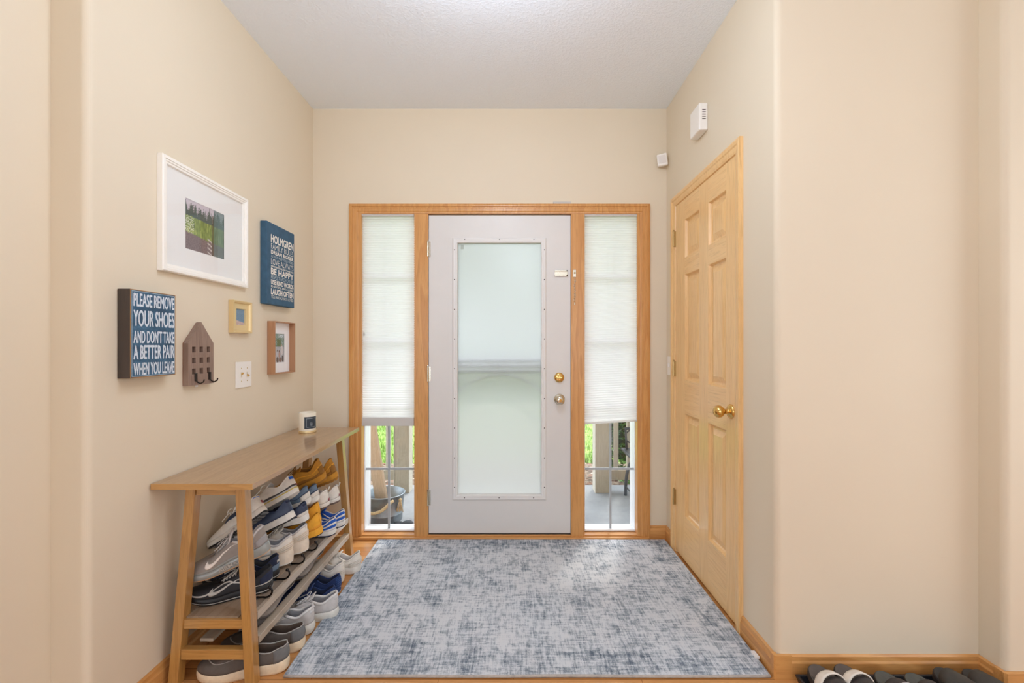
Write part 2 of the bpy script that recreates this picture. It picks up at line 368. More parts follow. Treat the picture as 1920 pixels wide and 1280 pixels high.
# cellular shades
M_SHADE = bpy.data.materials.new('cellular_shade_fabric'); M_SHADE.use_nodes = True; nt = M_SHADE.node_tree; nt.nodes.clear()
out = nd(nt, 'ShaderNodeOutputMaterial'); mx = nd(nt, 'ShaderNodeMixShader'); df = nd(nt, 'ShaderNodeBsdfDiffuse'); tl = nd(nt, 'ShaderNodeBsdfTranslucent')
df.inputs[0].default_value = srgb(240, 239, 236); tl.inputs[0].default_value = srgb(240, 240, 238); mx.inputs[0].default_value = 0.62
nt.links.new(df.outputs[0], mx.inputs[1]); nt.links.new(tl.outputs[0], mx.inputs[2]); nt.links.new(mx.outputs[0], out.inputs[0])
M_RAIL = plain('shade_rail', srgb(206, 204, 200), 0.5)
M_CORD = plain('white_cord', srgb(200, 198, 194), 0.7)
def shade(name, p0, p1, ptop, pb0, pb1, label, stack):
    x0, x1 = fx(p0), fx(p1); zt = fz(ptop); Yc = YF + 0.022
    root = thing(name, label, 'window shade', ((x0 + x1) / 2, Yc, zt))
    MB().box(x0, x1, Yc - 0.018, Yc + 0.018, zt - 0.016, zt).build('head_rail', M_RAIL, root, bevel=0.002)
    za, zb = fz(pb0), fz(pb1); n = 2 * 88; vs, fs = [], []
    for i in range(n + 1):
        k = i / n
        d = 0.0018 * (1 if i % 2 else -1)
        l_, r_ = zt - 0.016 + (za + 0.012 - zt + 0.016) * k, zt - 0.016 + (zb + 0.012 - zt + 0.016) * k
        vs += [(x0 + 0.002, Yc - 0.004 + d, l_), (x1 - 0.002, Yc - 0.004 + d, r_)]
        if i: fs.append((2 * i - 2, 2 * i - 1, 2 * i + 1, 2 * i))
    MB().add(vs, fs).build('pleated_fabric', M_SHADE, root)
    q = MB()
    q.hexa([(x0 + 0.001, Yc - 0.014, za), (x1 - 0.001, Yc - 0.014, zb), (x1 - 0.001, Yc + 0.012, zb), (x0 + 0.001, Yc + 0.012, za)],
           [(x0 + 0.001, Yc - 0.014, za + stack), (x1 - 0.001, Yc - 0.014, zb + stack), (x1 - 0.001, Yc + 0.012, zb + stack), (x0 + 0.001, Yc + 0.012, za + stack)])
    q.build('bottom_rail', M_RAIL if stack > 0.02 else M_SHADE, root, bevel=0.002)
    return root
s1 = shade('cellular_shade', 674.5, 776, 399.5, 799, 799, 'white pleated shade over the left sidelight with a pull cord and grey bottom rail', 0.055)
xc = fx(682.5)
MB().tube([(xc, YF + 0.002, fz(402)), (xc - 0.001, YF + 0.001, fz(560)), (xc, YF + 0.001, fz(717))], 0.0011, 6).build('pull_cord', M_CORD, s1)
MB().lathe([(0.002, -0.012), (0.006, -0.008), (0.007, 0), (0.004, 0.010), (0.002, 0.013)], (xc, YF + 0.001, fz(626)), 'Z', 12).build('cord_bead', M_CORD, s1, smooth=True)
shade('cellular_shade', 1096.5, 1201, 399.5, 796, 790, 'white pleated shade over the right sidelight with a slightly crooked hem', 0.012)

# white entry door
d1 = structroot('door_1', 'white entry door with a tall frosted glass pane', 'door', (fx(936.5), YF, 0.026))
x0, x1, z0, z1 = fx(803.8), fx(1069.8), 0.036, fz(403.5)
gx0, gx1, gz0, gz1 = fx(858), fx(1015.5), fz(927), fz(455)
Y0, Y1 = YF + 0.004, YF + 0.046
q = MB(); q.box(x0, gx0, Y0, Y1, z0, z1); q.box(gx1, x1, Y0, Y1, z0, z1); q.box(gx0, gx1, Y0, Y1, z0, gz0); q.box(gx0, gx1, Y0, Y1, gz1, z1)
q.build('slab', M_DOORW, d1)
dmap = lambda a, b, h: (a, Y0 - h, b)
MB().frame((fx(848), fz(937.5), fx(1024.5), fz(445.5)), [(0, 0), (0.004, 0.007), (0.010, 0.009), (0.020, 0.008), (0.023, 0.010), (0.030, 0.009), (0.034, 0.004), (0.0345, -0.01), (0, -0.002)], dmap).build('lite_frame', M_LITE, d1)
MB().box(gx0, gx1, Y0 + 0.014, Y0 + 0.018, gz0, gz1).build('frosted_pane', M_FROST, d1)
MB().box(fx(863.5), fx(869), Y0 + 0.0125, Y0 + 0.0138, fz(466), fz(458)).build('sticker', plain('faded_sticker', srgb(182, 190, 182), 0.6), d1)
plugs = [(x, 448.5) for x in (871.5, 936.5, 1001)] + [(x, 932.5) for x in (871, 935.8, 1000.5)] + [(x, y) for x in (852.3, 1020.6) for y in (468.5, 524, 580, 635.5, 691, 747, 802, 858, 913)]
for a, b in plugs:
    MB().lathe([(0.0035, 0), (0.0035, -0.0012), (0.002, -0.0018)], (fx(a), Y0 - 0.0078, fz(b)), 'Y', 10).build('screw_plug', M_PLUG, d1)
def hinge_front(py):
    q = MB(); zc = fz(py)
    q.lathe([(0.006, -0.048), (0.006, 0.048)], (fx(802.5), YF - 0.006, zc), 'Z', 12)
    q.lathe([(0.004, 0.048), (0.0065, 0.050), (0.003, 0.057)], (fx(802.5), YF - 0.006, zc), 'Z', 12)
    q.box(fx(803.8), fx(803.8) + 0.012, YF + 0.001, YF + 0.0035, zc - 0.048, zc + 0.048)
    q.build('hinge', M_SATIN, d1, smooth=False)
for py in (467, 701, 933): hinge_front(py)
c = (fx(1048.5), Y0, fz(707.5)); db = MB().lathe([(0.032, 0), (0.032, -0.006), (0.028, -0.014), (0.020, -0.017), (0.0, -0.018)], c, 'Y', 32, cap=False).build('deadbolt', M_BRASS, d1, smooth=True)
MB().box(c[0] - 0.019, c[0] + 0.019, Y0 - 0.032, Y0 - 0.016, c[2] - 0.006, c[2] + 0.006).build('thumb_turn', M_BRASS, db, bevel=0.003)
c = (fx(1049), Y0, fz(748.5)); kb = MB().lathe([(0.035, 0), (0.035, -0.004), (0.030, -0.010), (0.014, -0.014), (0.011, -0.03), (0.014, -0.036), (0.026, -0.044), (0.029, -0.054), (0.027, -0.062), (0.018, -0.067), (0.0, -0.068)], c, 'Y', 32, cap=False).build('door_knob', M_SATIN, d1, smooth=True)
MB().lathe([(0.010, -0.066), (0.008, -0.070), (0, -0.070)], c, 'Y', 20, cap=False).build('lock_button', M_BRASS, kb)
tr_ = MB(); za, zb = fz(517.5), fz(506.5); xa, xb = fx(1040), fx(1064)
tr_.box(xa, xb, Y0 - 0.004, Y0, za, zb); tr_.box(xa, xb, Y0 - 0.012, Y0 - 0.004, zb - 0.009, zb); tr_.box(xa, xb, Y0 - 0.012, Y0 - 0.004, za, za + 0.009)
tr_.box(xb - 0.008, xb, Y0 - 0.012, Y0 - 0.004, za, zb)
tr_.build('chain_track', M_SATIN, d1, bevel=0.001)
MB().box(x0, x1, Y0 + 0.004, Y1, 0.0265, 0.0358).build('bottom_sweep', plain('dark_sweep', srgb(60, 56, 52), 0.7), d1)

# door chain on the right-hand post
xk = fx(1077); Yk = YF - 0.0085
dc = thing('door_chain', 'small chain lock hanging on the oak post right of the white door', 'chain', (xk, Yk, fz(512)))
MB().box(xk - 0.009, xk + 0.009, Yk - 0.005, Yk, fz(520), fz(506)).build('mount_plate', M_SATIN, dc, bevel=0.001)
MB().lathe([(0.006, -0.005), (0.006, -0.010), (0.002, -0.012)], (xk, Yk, fz(512)), 'Y', 12).build('rivet', M_HINGE, dc)
def link_ring(cx, cy, cz, ang, ln=0.0105, wd=0.0055):
    pts = []
    for i in range(12):
        a = 2 * pi * i / 12; u, vv = wd * cos(a), ln * sin(a)
        pts.append((cx + u * cos(ang), cy + u * sin(ang), cz + vv))
    return pts
zt = fz(520); n = 10
for i in range(n):
    cz = zt - 0.008 - i * 0.0152
    MB().tube(link_ring(xk + 0.002 * sin(i * 1.3), Yk - 0.0075, cz, 0.35 if i % 2 else 1.25), 0.0014, 6, True).build('chain_link', M_SATIN, dc, smooth=True)
MB().lathe([(0.004, -0.014), (0.0045, 0), (0.003, 0.004)], (xk, Yk - 0.007, zt - 0.008 - n * 0.0152 - 0.004), 'Z', 12).build('slide_end', M_SATIN, dc)

o = MB().box(fx(1037), fx(1070), YF - 0.014, YF - 0.002, fz(383) + 0.0003, fz(379)).build('mounting_strip', plain('pale_grey_plastic', srgb(196, 190, 184), 0.5), None, bevel=0.001)
tag(o, 'thin pale strip lying on top of the entry door casing', 'strip')

# storm door outside the entry door
M_STORM = plain('storm_door_white', srgb(226, 230, 232), 0.45)
sd = structroot('door_2', 'white storm door seen blurred through the frosted pane', 'door', (fx(936.5), 3.075, 0.03))
sx0, sx1 = fx(803, 3.08), fx(1071, 3.08)
MB().frame((sx0, 0.03, sx1, 2.06), [(0, 0), (0, 0.028), (0.035, 0.028), (0.035, 0), (0, 0)], lambda a, b, h: (a, 3.088 - h, b)).build('storm_frame', M_STORM, sd)
zb_ = fz(687, 3.03)
MB().box(sx0 + 0.035, sx1 - 0.035, 3.058, 3.086, zb_ - 0.012, zb_ + 0.012).build('cross_rail', M_STORM, sd)
for dz in (-0.034, 0.034): MB().box(sx0 + 0.035, sx1 - 0.035, 3.055, 3.088, zb_ + dz - 0.011, zb_ + dz + 0.011).build('rail_seal', plain('blue_grey_seal', srgb(150, 164, 176), 0.5), sd)
MB().box(sx0 + 0.035, sx1 - 0.035, 3.070, 3.073, 0.065, 2.025).build('storm_glass', M_GLASS, sd)
pts = [(x_, 3.062, fz(735 - 32 * (1 - ((x_ - fx(936)) / 0.28) ** 2), 3.03)) for x_ in [fx(936) - 0.30 + 0.6 * i / 24 for i in range(25)]]
MB().tube(pts, 0.006, 8).build('arched_trim', plain('arched_trim_grey', srgb(196, 204, 204), 0.5), sd)

# ---------------------------------------------------------------- oak closet door in the right wall
t = structroot('trim_2', 'pale oak casing around the closet door', 'trim', (XR, 2.35, 0))
CY0, CY1, CZ = 1.935, 2.785, 2.125
MB().frame((CY0, 0, CY1, CZ), [(0, 0), (0, 0.017), (0.008, 0.019), (0.020, 0.017), (0.026, 0.013), (0.042, 0.011), (0.052, 0.008), (0.056, 0.0)], right, u=True).build('casing', M_DOORZ, t)
d3 = structroot('door_3', 'six-panel oak closet door in the right wall', 'door', (XR, 2.35, 0.012))
LY0, LY1, LZ0, LZ1 = 1.991, 2.726, 0.014, 2.066
cols = [(2.080, 2.275), (2.380, 2.585)]; rows = [(0.262, 0.850), (1.035, 1.640), (1.730, 1.950)]
h0 = 0.005
def rbox(a0, a1, b0, b1, name, m): MB().box(XR - h0, XR + 0.03, a0, a1, b0, b1).build(name, m, d3)
for a, b in ((LY0, cols[0][0]), (cols[0][1], cols[1][0]), (cols[1][1], LY1)): rbox(a, b, LZ0, LZ1, 'stile', M_DOORZ)
zr = [LZ0, 0.262, 0.850, 1.035, 1.640, 1.730, 1.950, LZ1]
for i in range(0, 8, 2):
    q = MB()
    for a, b in cols: q.box(XR - h0, XR + 0.03, a, b, zr[i], zr[i + 1])
    q.build('rail', M_DOORY, d3)
for a0, a1 in cols:
    for b0, b1 in rows:
        # moulded edge falling back, then a raised field
        MB().frame((a0, b0, a1, b1), [(0, h0), (0.004, h0 - 0.001), (0.010, h0 - 0.013), (0.016, h0 - 0.016), (0.022, h0 - 0.016), (0.050, h0 - 0.006)], right, fill=True).build('panel', M_DOORZ, d3)
# pocket behind panels so that they are set into the wall: recess cut through the wall is covered by the leaf
def closet_hinge(py, Yh):
    zc = EYE - (py - PY) / F * Yh; q = MB()
    q.lathe([(0.006, -0.045), (0.006, 0.045)], (XR - 0.017, Yh, zc), 'Z', 12)
    for k in (-0.027, -0.009, 0.009, 0.027): q.lathe([(0.0065, k - 0.001), (0.0065, k + 0.001)], (XR - 0.017, Yh, zc), 'Z', 12)
    q.lathe([(0.004, 0.045), (0.0065, 0.047), (0.003, 0.054)], (XR - 0.017, Yh, zc), 'Z', 12)
    q.box(XR - 0.014, XR - 0.004, Yh - 0.004, Yh + 0.004, zc - 0.045, zc + 0.045)
    q.build('hinge', M_HINGE, d3)
for py in (448, 691, 931): closet_hinge(py, 2.728)
kc = (XR - h0, 2.035, EYE - (771.5 - PY) / F * 2.03)
MB().lathe([(0.033, 0), (0.033, -0.003), (0.027, -0.009), (0.015, -0.013), (0.011, -0.018), (0.011, -0.030), (0.014, -0.033), (0.020, -0.037), (0.0265, -0.046), (0.028, -0.056), (0.025, -0.066), (0.016, -0.074), (0.0, -0.077)], kc, 'X', 36, cap=False).build('door_knob', M_BRASS, d3, smooth=True)
# cut the recess of the closet into the right wall (an opening the leaf fills)
cut = MB().box(XR - 0.05, XR + 0.06, LY0, LY1, -0.01, LZ1).build('closet_cutter', None)
bm = bmesh.new(); bm.from_mesh(bpy.data.objects['wall_right'].data)
mo = bpy.data.objects['wall_right'].modifiers.new('opening', 'BOOLEAN'); mo.object = cut; mo.solver = 'EXACT'; bm.free()
dg = bpy.context.evaluated_depsgraph_get(); me = bpy.data.meshes.new_from_object(bpy.data.objects['wall_right'].evaluated_get(dg))
wro = bpy.data.objects['wall_right']; wro.modifiers.clear(); wro.data = me
bpy.data.objects.remove(cut)

# ---------------------------------------------------------------- small fittings
M_PLAST = plain('white_plastic', srgb(240, 236, 230), 0.35)
M_SLOT = plain('dark_slots', srgb(70, 56, 50), 0.7)
ch = thing('door_chime', 'white door chime box high on the right wall above the closet door', 'door chime', (XR, 2.34, 2.315))
MB().box(XR - 0.045, XR, 2.285, 2.405, 2.318, 2.455).build('housing', M_PLAST, ch, bevel=0.006)
for i in range(5): MB().box(XR - 0.030, XR - 0.012, 2.2842, 2.286, 2.372 + i * 0.011, 2.376 + i * 0.011).build('vent_slot', M_SLOT, ch)
ms = thing('motion_sensor', 'small white tilted motion sensor in the corner above the right sidelight', 'sensor', (0.94, YF, 2.40))
Mx = Matrix.Translation((0.935, YF - 0.045, 2.40)) @ Matrix.Rotation(R(-20), 4, 'Z') @ Matrix.Rotation(R(-6), 4, 'Y')
MB().box(-0.031, 0.031, -0.012, 0.014, -0.038, 0.038, Mx).build('housing', M_PLAST, ms, bevel=0.008, seg=3)
MB().box(-0.022, 0.022, -0.0135, -0.0118, -0.024, 0.026, Mx).build('lens', plain('sensor_lens', srgb(226, 220, 214), 0.5), ms, bevel=0.0005)
MB().tube([(0.94, YF, 2.40), (0.937, YF - 0.035, 2.40)], 0.012, 12).build('bracket', M_PLAST, ms)
sw = thing('light_switch', 'narrow white light switch on the right wall between closet door and corner', 'light switch', (XR, 2.835, 1.11))
Ysw = 2.84
MB().box(XR - 0.006, XR, Ysw - 0.034, Ysw + 0.034, 1.05, 1.166).build('cover_plate', M_PLAST, sw, bevel=0.002)
MB().box(XR - 0.016, XR - 0.006, Ysw - 0.005, Ysw + 0.005, 1.10, 1.122).build('toggle', M_PLAST, sw, bevel=0.001)
s2 = thing('light_switch', 'double white switch plate with two brass-toned toggles below the gold frame', 'light switch', (XL, 2.153, 1.035))
MB().box(XL, XL + 0.006, 2.092, 2.214, 1.036, 1.158).build('cover_plate', M_PLAST, s2, bevel=0.002)
for ya, up in ((2.131, 1), (2.177, -1)):
    MB().box(XL + 0.004, XL + 0.0068, ya - 0.005, ya + 0.005, 1.085, 1.109).build('slot', plain('slot_beige', srgb(214, 206, 190), 0.5), s2)  # slot drawn as a beige block, duller than the cover plate
    MB().bar((XL + 0.005, ya, 1.097), (XL + 0.015, ya, 1.097 + 0.009 * up), 0.0065, 0.007, (0, 0, 1)).build('toggle', M_BRASS, s2, bevel=0.001)
    for zz in (1.067, 1.127): MB().lathe([(0.003, 0.006), (0.003, 0.0072)], (XL, ya, zz), 'X', 10).build('screw', M_HINGE, s2)

# ---------------------------------------------------------------- pictures and signs on the left wall
def text_mesh(txt, w_, h_, bold=0.0):
    """letters as polygons fitted to w_ x h_, lower left corner at 0,0"""
    cu = bpy.data.curves.new('letters', 'FONT'); cu.body = txt; cu.size = 1; cu.offset = bold; cu.resolution_u = 4
    ob = bpy.data.objects.new('letters', cu); C.objects.link(ob)
    dg = bpy.context.evaluated_depsgraph_get(); dg.update()
    me = bpy.data.meshes.new_from_object(ob.evaluated_get(dg)); bpy.data.objects.remove(ob)
    xs = [v.co.x for v in me.vertices]; ys = [v.co.y for v in me.vertices]
    a0, a1, b0, b1 = min(xs), max(xs), min(ys), max(ys)
    vs = [((v.co.x - a0) / (a1 - a0) * w_, (v.co.y - b0) / (b1 - b0) * h_) for v in me.vertices]
    return vs, [tuple(p.vertices) for p in me.polygons]
def lettering(txt, mp, a, b, w_, h_, m, parent, lift, bold=0.0, name='lettering'):
    vs, fs = text_mesh(txt, w_, h_, min(bold, 0.0)); q = MB()
    d = max(0.0, bold) * h_
    for k, (dx, dy) in enumerate(((0, 0), (-d, 0), (d, 0), (0, d), (0, -d)) if d else ((0, 0),)):
        q.add([mp(a + x + dx, b + y + dy, lift + k * 0.00004) for x, y in vs], fs)
    return q.build(name, m, parent)
def vcol_mat(name, rough=0.5):
    m, nt, p = newmat(name); a = nd(nt, 'ShaderNodeVertexColor'); a.layer_name = 'Col'
    nt.links.new(a.outputs[0], p.inputs['Base Color']); p.inputs['Roughness'].default_value = rough; return m
def print_sheet(name, mp, a0, b0, a1, b1, h, fn, parent, nu=64, nv=64):
    q = MB(); vs = []; fs = []
    for j in range(nv + 1):
        for i in range(nu + 1): vs.append(mp(a0 + (a1 - a0) * i / nu, b0 + (b1 - b0) * j / nv, h))
    for j in range(nv):
        for i in range(nu): k = j * (nu + 1) + i; fs.append((k, k + 1, k + nu + 2, k + nu + 1))
    q.add(vs, fs); o = q.build(name, vcol_mat(name + '_ink', 0.4), parent)
    at = o.data.color_attributes.new('Col', 'FLOAT_COLOR', 'POINT')
    for j in range(nv + 1):
        for i in range(nu + 1):
            c = fn(i / nu, j / nv); at.data[j * (nu + 1) + i].color = srgb(*c)
    return o
from mathutils import noise as mnoise
def nz(x, y, s=0): return 0.5 + 0.5 * mnoise.noise(Vector((x, y, s)))
def lerp3(a, b, t): t = max(0, min(1, t)); return tuple(a[i] + (b[i] - a[i]) * t for i in range(3))
M_PGLASS = glass('picture_glass')

# large white frame
wf = thing('picture_frame', 'large white picture frame with a matted garden photo', 'picture frame', (XL, 1.90, 1.505))
M_FRW = plain('white_frame_lacquer', srgb(246, 243, 236), 0.35)
M_MAT = plain('white_mat_board', srgb(236, 236, 234), 0.8)
fr0 = (1.633, 1.505, 2.160, 1.926)
MB().frame(fr0, [(0, 0.001), (0, 0.020), (0.003, 0.023), (0.012, 0.023), (0.014, 0.020), (0.019, 0.020), (0.021, 0.017), (0.028, 0.016), (0.030, 0.010), (0.030, 0.001), (0, 0.001)], left).build('frame', M_FRW, wf)
ph = (1.765, 1.612, 2.000, 1.808)
MB().frame((1.662, 1.534, 2.131, 1.897), [(0, 0.008), (ph[0] - 1.662, 0.008)], left)
q = MB(); q.add([left(a, b, 0.008) for a, b in ((1.662, 1.534), (2.131, 1.534), (2.131, 1.897), (1.662, 1.897), (ph[0], ph[1]), (ph[2], ph[1]), (ph[2], ph[3]), (ph[0], ph[3]))], [(0, 1, 5, 4), (1, 2, 6, 5), (2, 3, 7, 6), (3, 0, 4, 7)])
q.build('mat_board', M_MAT, wf)
MB().add([left(a, b, 0.0115) for a, b in ((1.663, 1.535), (2.130, 1.535), (2.130, 1.896), (1.663, 1.896))], [(0, 1, 2, 3)]).build('glazing', M_PGLASS, wf)
def garden(u, v):
    n1 = nz(u * 26, v * 9, 1); n2 = nz(u * 50, v * 50, 2); n3 = nz(u * 10, v * 10, 5)
    if v > 0.68 - 0.05 * u:
        c = lerp3((214, 206, 212), (190, 184, 196), n3)
        tr = nz(u * 15, 0.3, 3) * 0.55 + nz(u * 44, v * 5, 13) * 0.35 + nz(u * 60, v * 60, 17) * 0.15 - (v - 0.68) * 1.1
        if tr > 0.36: c = lerp3((92, 108, 108), (60, 80, 74), n2)
    elif v > 0.30 - 0.1 * (u - 0.5) + 0.04 * (n2 - 0.5):
        c = lerp3((74, 98, 44), (164, 182, 96), n1)
        if u < 0.22 and n2 > 0.55: c = (220, 222, 206)
        if nz(u * 34, v * 4, 8) > 0.66: c = lerp3(c, (214, 216, 130), 0.5)
    else:
        c = lerp3((96, 82, 84), (150, 134, 136), n2)
    if u > 0.72: c = lerp3(c, (88, 120, 120), 0.62)
    if 0.66 < u < 0.72 and v < 0.86: c = lerp3(c, (60, 56, 40), 0.5)
    for k in range(4):
        if 0.55 < u < 0.66 and abs(v - (0.34 - k * 0.09 - (u - 0.55) * 0.5)) < 0.014: c = (206, 200, 196)
    return c
print_sheet('photo_print', left, ph[0] - 0.002, ph[1] - 0.002, ph[2] + 0.002, ph[3] + 0.002, 0.0065, garden, wf, 90, 76)

# family rules canvas
cv = thing('canvas_sign', 'blue canvas with white family rules lettering, nearest the corner', 'wall sign', (XL, 2.44, 1.448))
mcv, nt, p = newmat('blue_canvas'); p.inputs['Roughness'].default_value = 0.75
nt.links.new(ramp(nt, noise(nt, objco(nt), 30, 4), [(0.3, srgb(50, 86, 112)), (0.7, srgb(60, 98, 126))]), p.inputs['Base Color']); bump(nt, p, noise(nt, objco(nt), 900, 2), 0.25, 0.0006)
MB().box(XL + 0.001, XL + 0.035, 2.297, 2.586, 1.446, 1.866).build('canvas', mcv, cv, bevel=0.003)
M_LET = plain('white_lettering', srgb(236, 234, 226), 0.7)
M_LET2 = plain('pale_lettering', srgb(196, 210, 216), 0.7)
rules = [('HOLMGREN', .040, .045), ('FAMILY RULES', .029, -.004), ('DREAM BIGGER', .019, .06), ('ALWAYS KEEP YOUR WORD', .014, -.004), ('LOVE ALWAYS', .030, -.006), ('REMEMBER PLEASE AND THANK YOU', .009, .04),
         ('BE HAPPY', .031, .05), ('RESPECT EACH OTHER', .018, -.006), ('USE KIND WORDS', .024, .05), ('BE GRATEFUL, KIND & LOVING', .012, .02), ('LAUGH OFTEN', .029, .05), ('YOU ARE ALWAYS LOVED', .015, -.004)]
zt = 1.806; gap = 0.0052
for i, (s_, h_, b_) in enumerate(rules):
    lettering(s_, left, 2.335, zt - h_, 0.236, h_, M_LET2 if i in (3, 7) else M_LET, cv, 0.0362, b_); zt -= h_ + gap

# remove-your-shoes block sign
bs = thing('block_sign', 'dark-edged blue block sign asking to remove shoes', 'wall sign', (XL, 1.567, 1.127))
M_DARKW = wood('dark_stained_wood', srgb(74, 62, 54), srgb(46, 38, 34), 'Z', 0.6, 0.6)
mbl, nt, p = newmat('worn_blue_paint'); p.inputs['Roughness'].default_value = 0.7
f = noise(nt, objco(nt, (1, 0.35, 1)), 40, 5, 0.7)
nt.links.new(ramp(nt, f, [(0.3, srgb(44, 72, 96)), (0.55, srgb(58, 96, 126)), (0.8, srgb(96, 140, 170))]), p.inputs['Base Color'])
B0, B1, BZ0, BZ1 = 1.469, 1.666, 1.127, 1.418
MB().box(XL + 0.001, XL + 0.042, B0, B1, BZ0, BZ1).build('block', M_DARKW, bs, bevel=0.002)
MB().frame((B0 + 0.0005, BZ0 + 0.0005, B1 - 0.0005, BZ1 - 0.0005), [(0, 0.0422), (0, 0.0428), (0.0022, 0.0428), (0.0022, 0.0422)], left).build('worn_edge', plain('worn_wood_edge', srgb(178, 134, 84), 0.7), bs)
MB().box(XL + 0.042, XL + 0.0432, B0 + 0.0035, B1 - 0.0035, BZ0 + 0.0035, BZ1 - 0.0035).build('painted_face', mbl, bs)
MB().frame((B0 + 0.005, BZ0 + 0.005, B1 - 0.005, BZ1 - 0.005), [(0, 0.0433), (0, 0.0437), (0.0016, 0.0437), (0.0016, 0.0433)], left).build('border_line', plain('border_grey', srgb(176, 190, 200), 0.7), bs)
M_LET3 = plain('chalky_lettering', srgb(212, 222, 232), 0.75, 0, 120, 0.06)
lines = [('PLEASE REMOVE', 0.0425, 1.4055), ('YOUR SHOES', 0.0525, 1.3505), ('AND DON\'T TAKE', 0.0415, 1.2835), ('A BETTER PAIR', 0.0455, 1.2345), ('WHEN YOU LEAVE', 0.0405, 1.1765)]
for s_, h_, zt in lines: lettering(s_, left, B0 + 0.0125, zt - h_, B1 - B0 - 0.020, h_, M_LET3, bs, 0.0438, 0.022)

# house-shaped key hook
hk = thing('key_hook_rack', 'house-shaped brown wooden key rack with nine cut-out windows', 'key rack', (XL, 1.833, 1.077))
M_HOUSE = wood('grey_brown_wood', srgb(150, 126, 112), srgb(122, 98, 84), 'Z', 0.6, 0.5, 2.0)
HY0, HY1, HZ0, HZE, HZP = 1.759, 1.908, 1.077, 1.243, 1.328
ycol = [1.7905, 1.833, 1.876]; zrow = [1.132, 1.175, 1.218]; hw, hh = 0.0100, 0.0112
q = MB(); h_ = 0.023
ys = [HY0]; [ys.extend((c - hw, c + hw)) for c in ycol]; ys.append(HY1)
zs = [HZ0]; [zs.extend((c - hh, c + hh)) for c in zrow]; zs.append(HZE)
for i in range(7):
    for j in range(7):
        if i % 2 == 1 and j % 2 == 1: continue
        q.box(XL + 0.003, XL + h_, ys[i], ys[i + 1], zs[j], zs[j + 1])
q.prism([(HY0, HZE), (HY1, HZE), (1.8335, HZP)], lambda a, b: left(a, b, 0.003), lambda a, b: left(a, b, h_))
hb = q.build('house_board', M_HOUSE, hk)
bm = bmesh.new(); bm.from_mesh(hb.data); bmesh.ops.remove_doubles(bm, verts=bm.verts, dist=1e-5)
seen = {}
for f in bm.faces: seen.setdefault(tuple(round(c, 5) for c in f.calc_center_median()), []).append(f)
bmesh.ops.delete(bm, geom=[f for l_ in seen.values() if len(l_) > 1 for f in l_], context='FACES'); bmesh.ops.recalc_face_normals(bm, faces=bm.faces); bm.to_mesh(hb.data); bm.free()
MB().prism([(HY0 + .001, HZ0 + .001), (HY1 - .001, HZ0 + .001), (HY1 - .001, HZE), (1.8335, HZP - .002), (HY0 + .001, HZE)], lambda a, b: left(a, b, 0.0005), lambda a, b: left(a, b, 0.003)).build('back_board', plain('rust_brown_back', srgb(150, 96, 60), 0.7), hk)
M_IRON = plain('dark_iron', srgb(64, 58, 54), 0.4, 0.8)
for yc in (1.799, 1.881):
    q = MB(); q.tube([left(yc, 1.122, 0.026), left(yc, 1.098, 0.026), left(yc, 1.088, 0.032), left(yc, 1.084, 0.043), left(yc, 1.090, 0.055), left(yc, 1.100, 0.058)], 0.0028, 8)
    q.box(XL + h_, XL + h_ + 0.004, yc - 0.006, yc + 0.006, 1.094, 1.125)
    q.build('hook', M_IRON, hk, smooth=False)
MB().box(XL + 0.004, XL + 0.006, 1.823, 1.838, 1.067, 1.0765).build('paper_tag', plain('white_paper', srgb(238, 238, 236), 0.8), hk)

# small gold frame
gf = thing('picture_frame', 'small square gold frame with a seascape print', 'picture frame', (XL, 2.115, 1.292))
M_GOLD = plain('gold_leaf_frame', srgb(230, 206, 156), 0.38, 0.55)
MB().frame((2.043, 1.292, 2.188, 1.440), [(0, 0.001), (0, 0.024), (0.004, 0.025), (0.010, 0.021), (0.013, 0.014), (0.036, 0.014), (0.0375, 0.008), (0.0375, 0.001), (0, 0.001)], left).build('frame', M_GOLD, gf)
def sea(u, v):
    n = nz(u * 12, v * 26, 4)
    if v > 0.72: return lerp3((128, 152, 172), (106, 136, 164), n)
    if v > 0.34 - 0.18 * u: return lerp3((84, 118, 150), (134, 160, 178), n)
    return lerp3((206, 176, 168), (178, 150, 146), n) if n < 0.62 else (214, 210, 212)
print_sheet('seascape_print', left, 2.078, 1.327, 2.153, 1.405, 0.008, sea, gf, 40, 40)

# deep wooden box frame
bf = thing('picture_frame', 'deep brown wooden box frame with a family photo', 'picture frame', (XL, 2.474, 1.083))
M_WALN = wood('warm_brown_frame_wood', srgb(182, 136, 100), srgb(156, 108, 74), 'Z', 0.5, 0.35, 1.5, 0.2)
W0 = (2.364, 1.084, 2.584, 1.362)
MB().frame(W0, [(0, 0.001), (0, 0.041), (0.005, 0.041), (0.005, 0.008), (0.005, 0.001), (0, 0.001)], left).build('frame', M_WALN, bf)
PH = (2.425, 1.143, 2.522, 1.298)
q = MB(); q.add([left(a, b, 0.009) for a, b in ((2.369, 1.089), (2.579, 1.089), (2.579, 1.357), (2.369, 1.357), (PH[0], PH[1]), (PH[2], PH[1]), (PH[2], PH[3]), (PH[0], PH[3]))], [(0, 1, 5, 4), (1, 2, 6, 5), (2, 3, 7, 6), (3, 0, 4, 7)])
q.build('mat_board', plain('bright_mat_board', srgb(242, 242, 244), 0.8), bf)
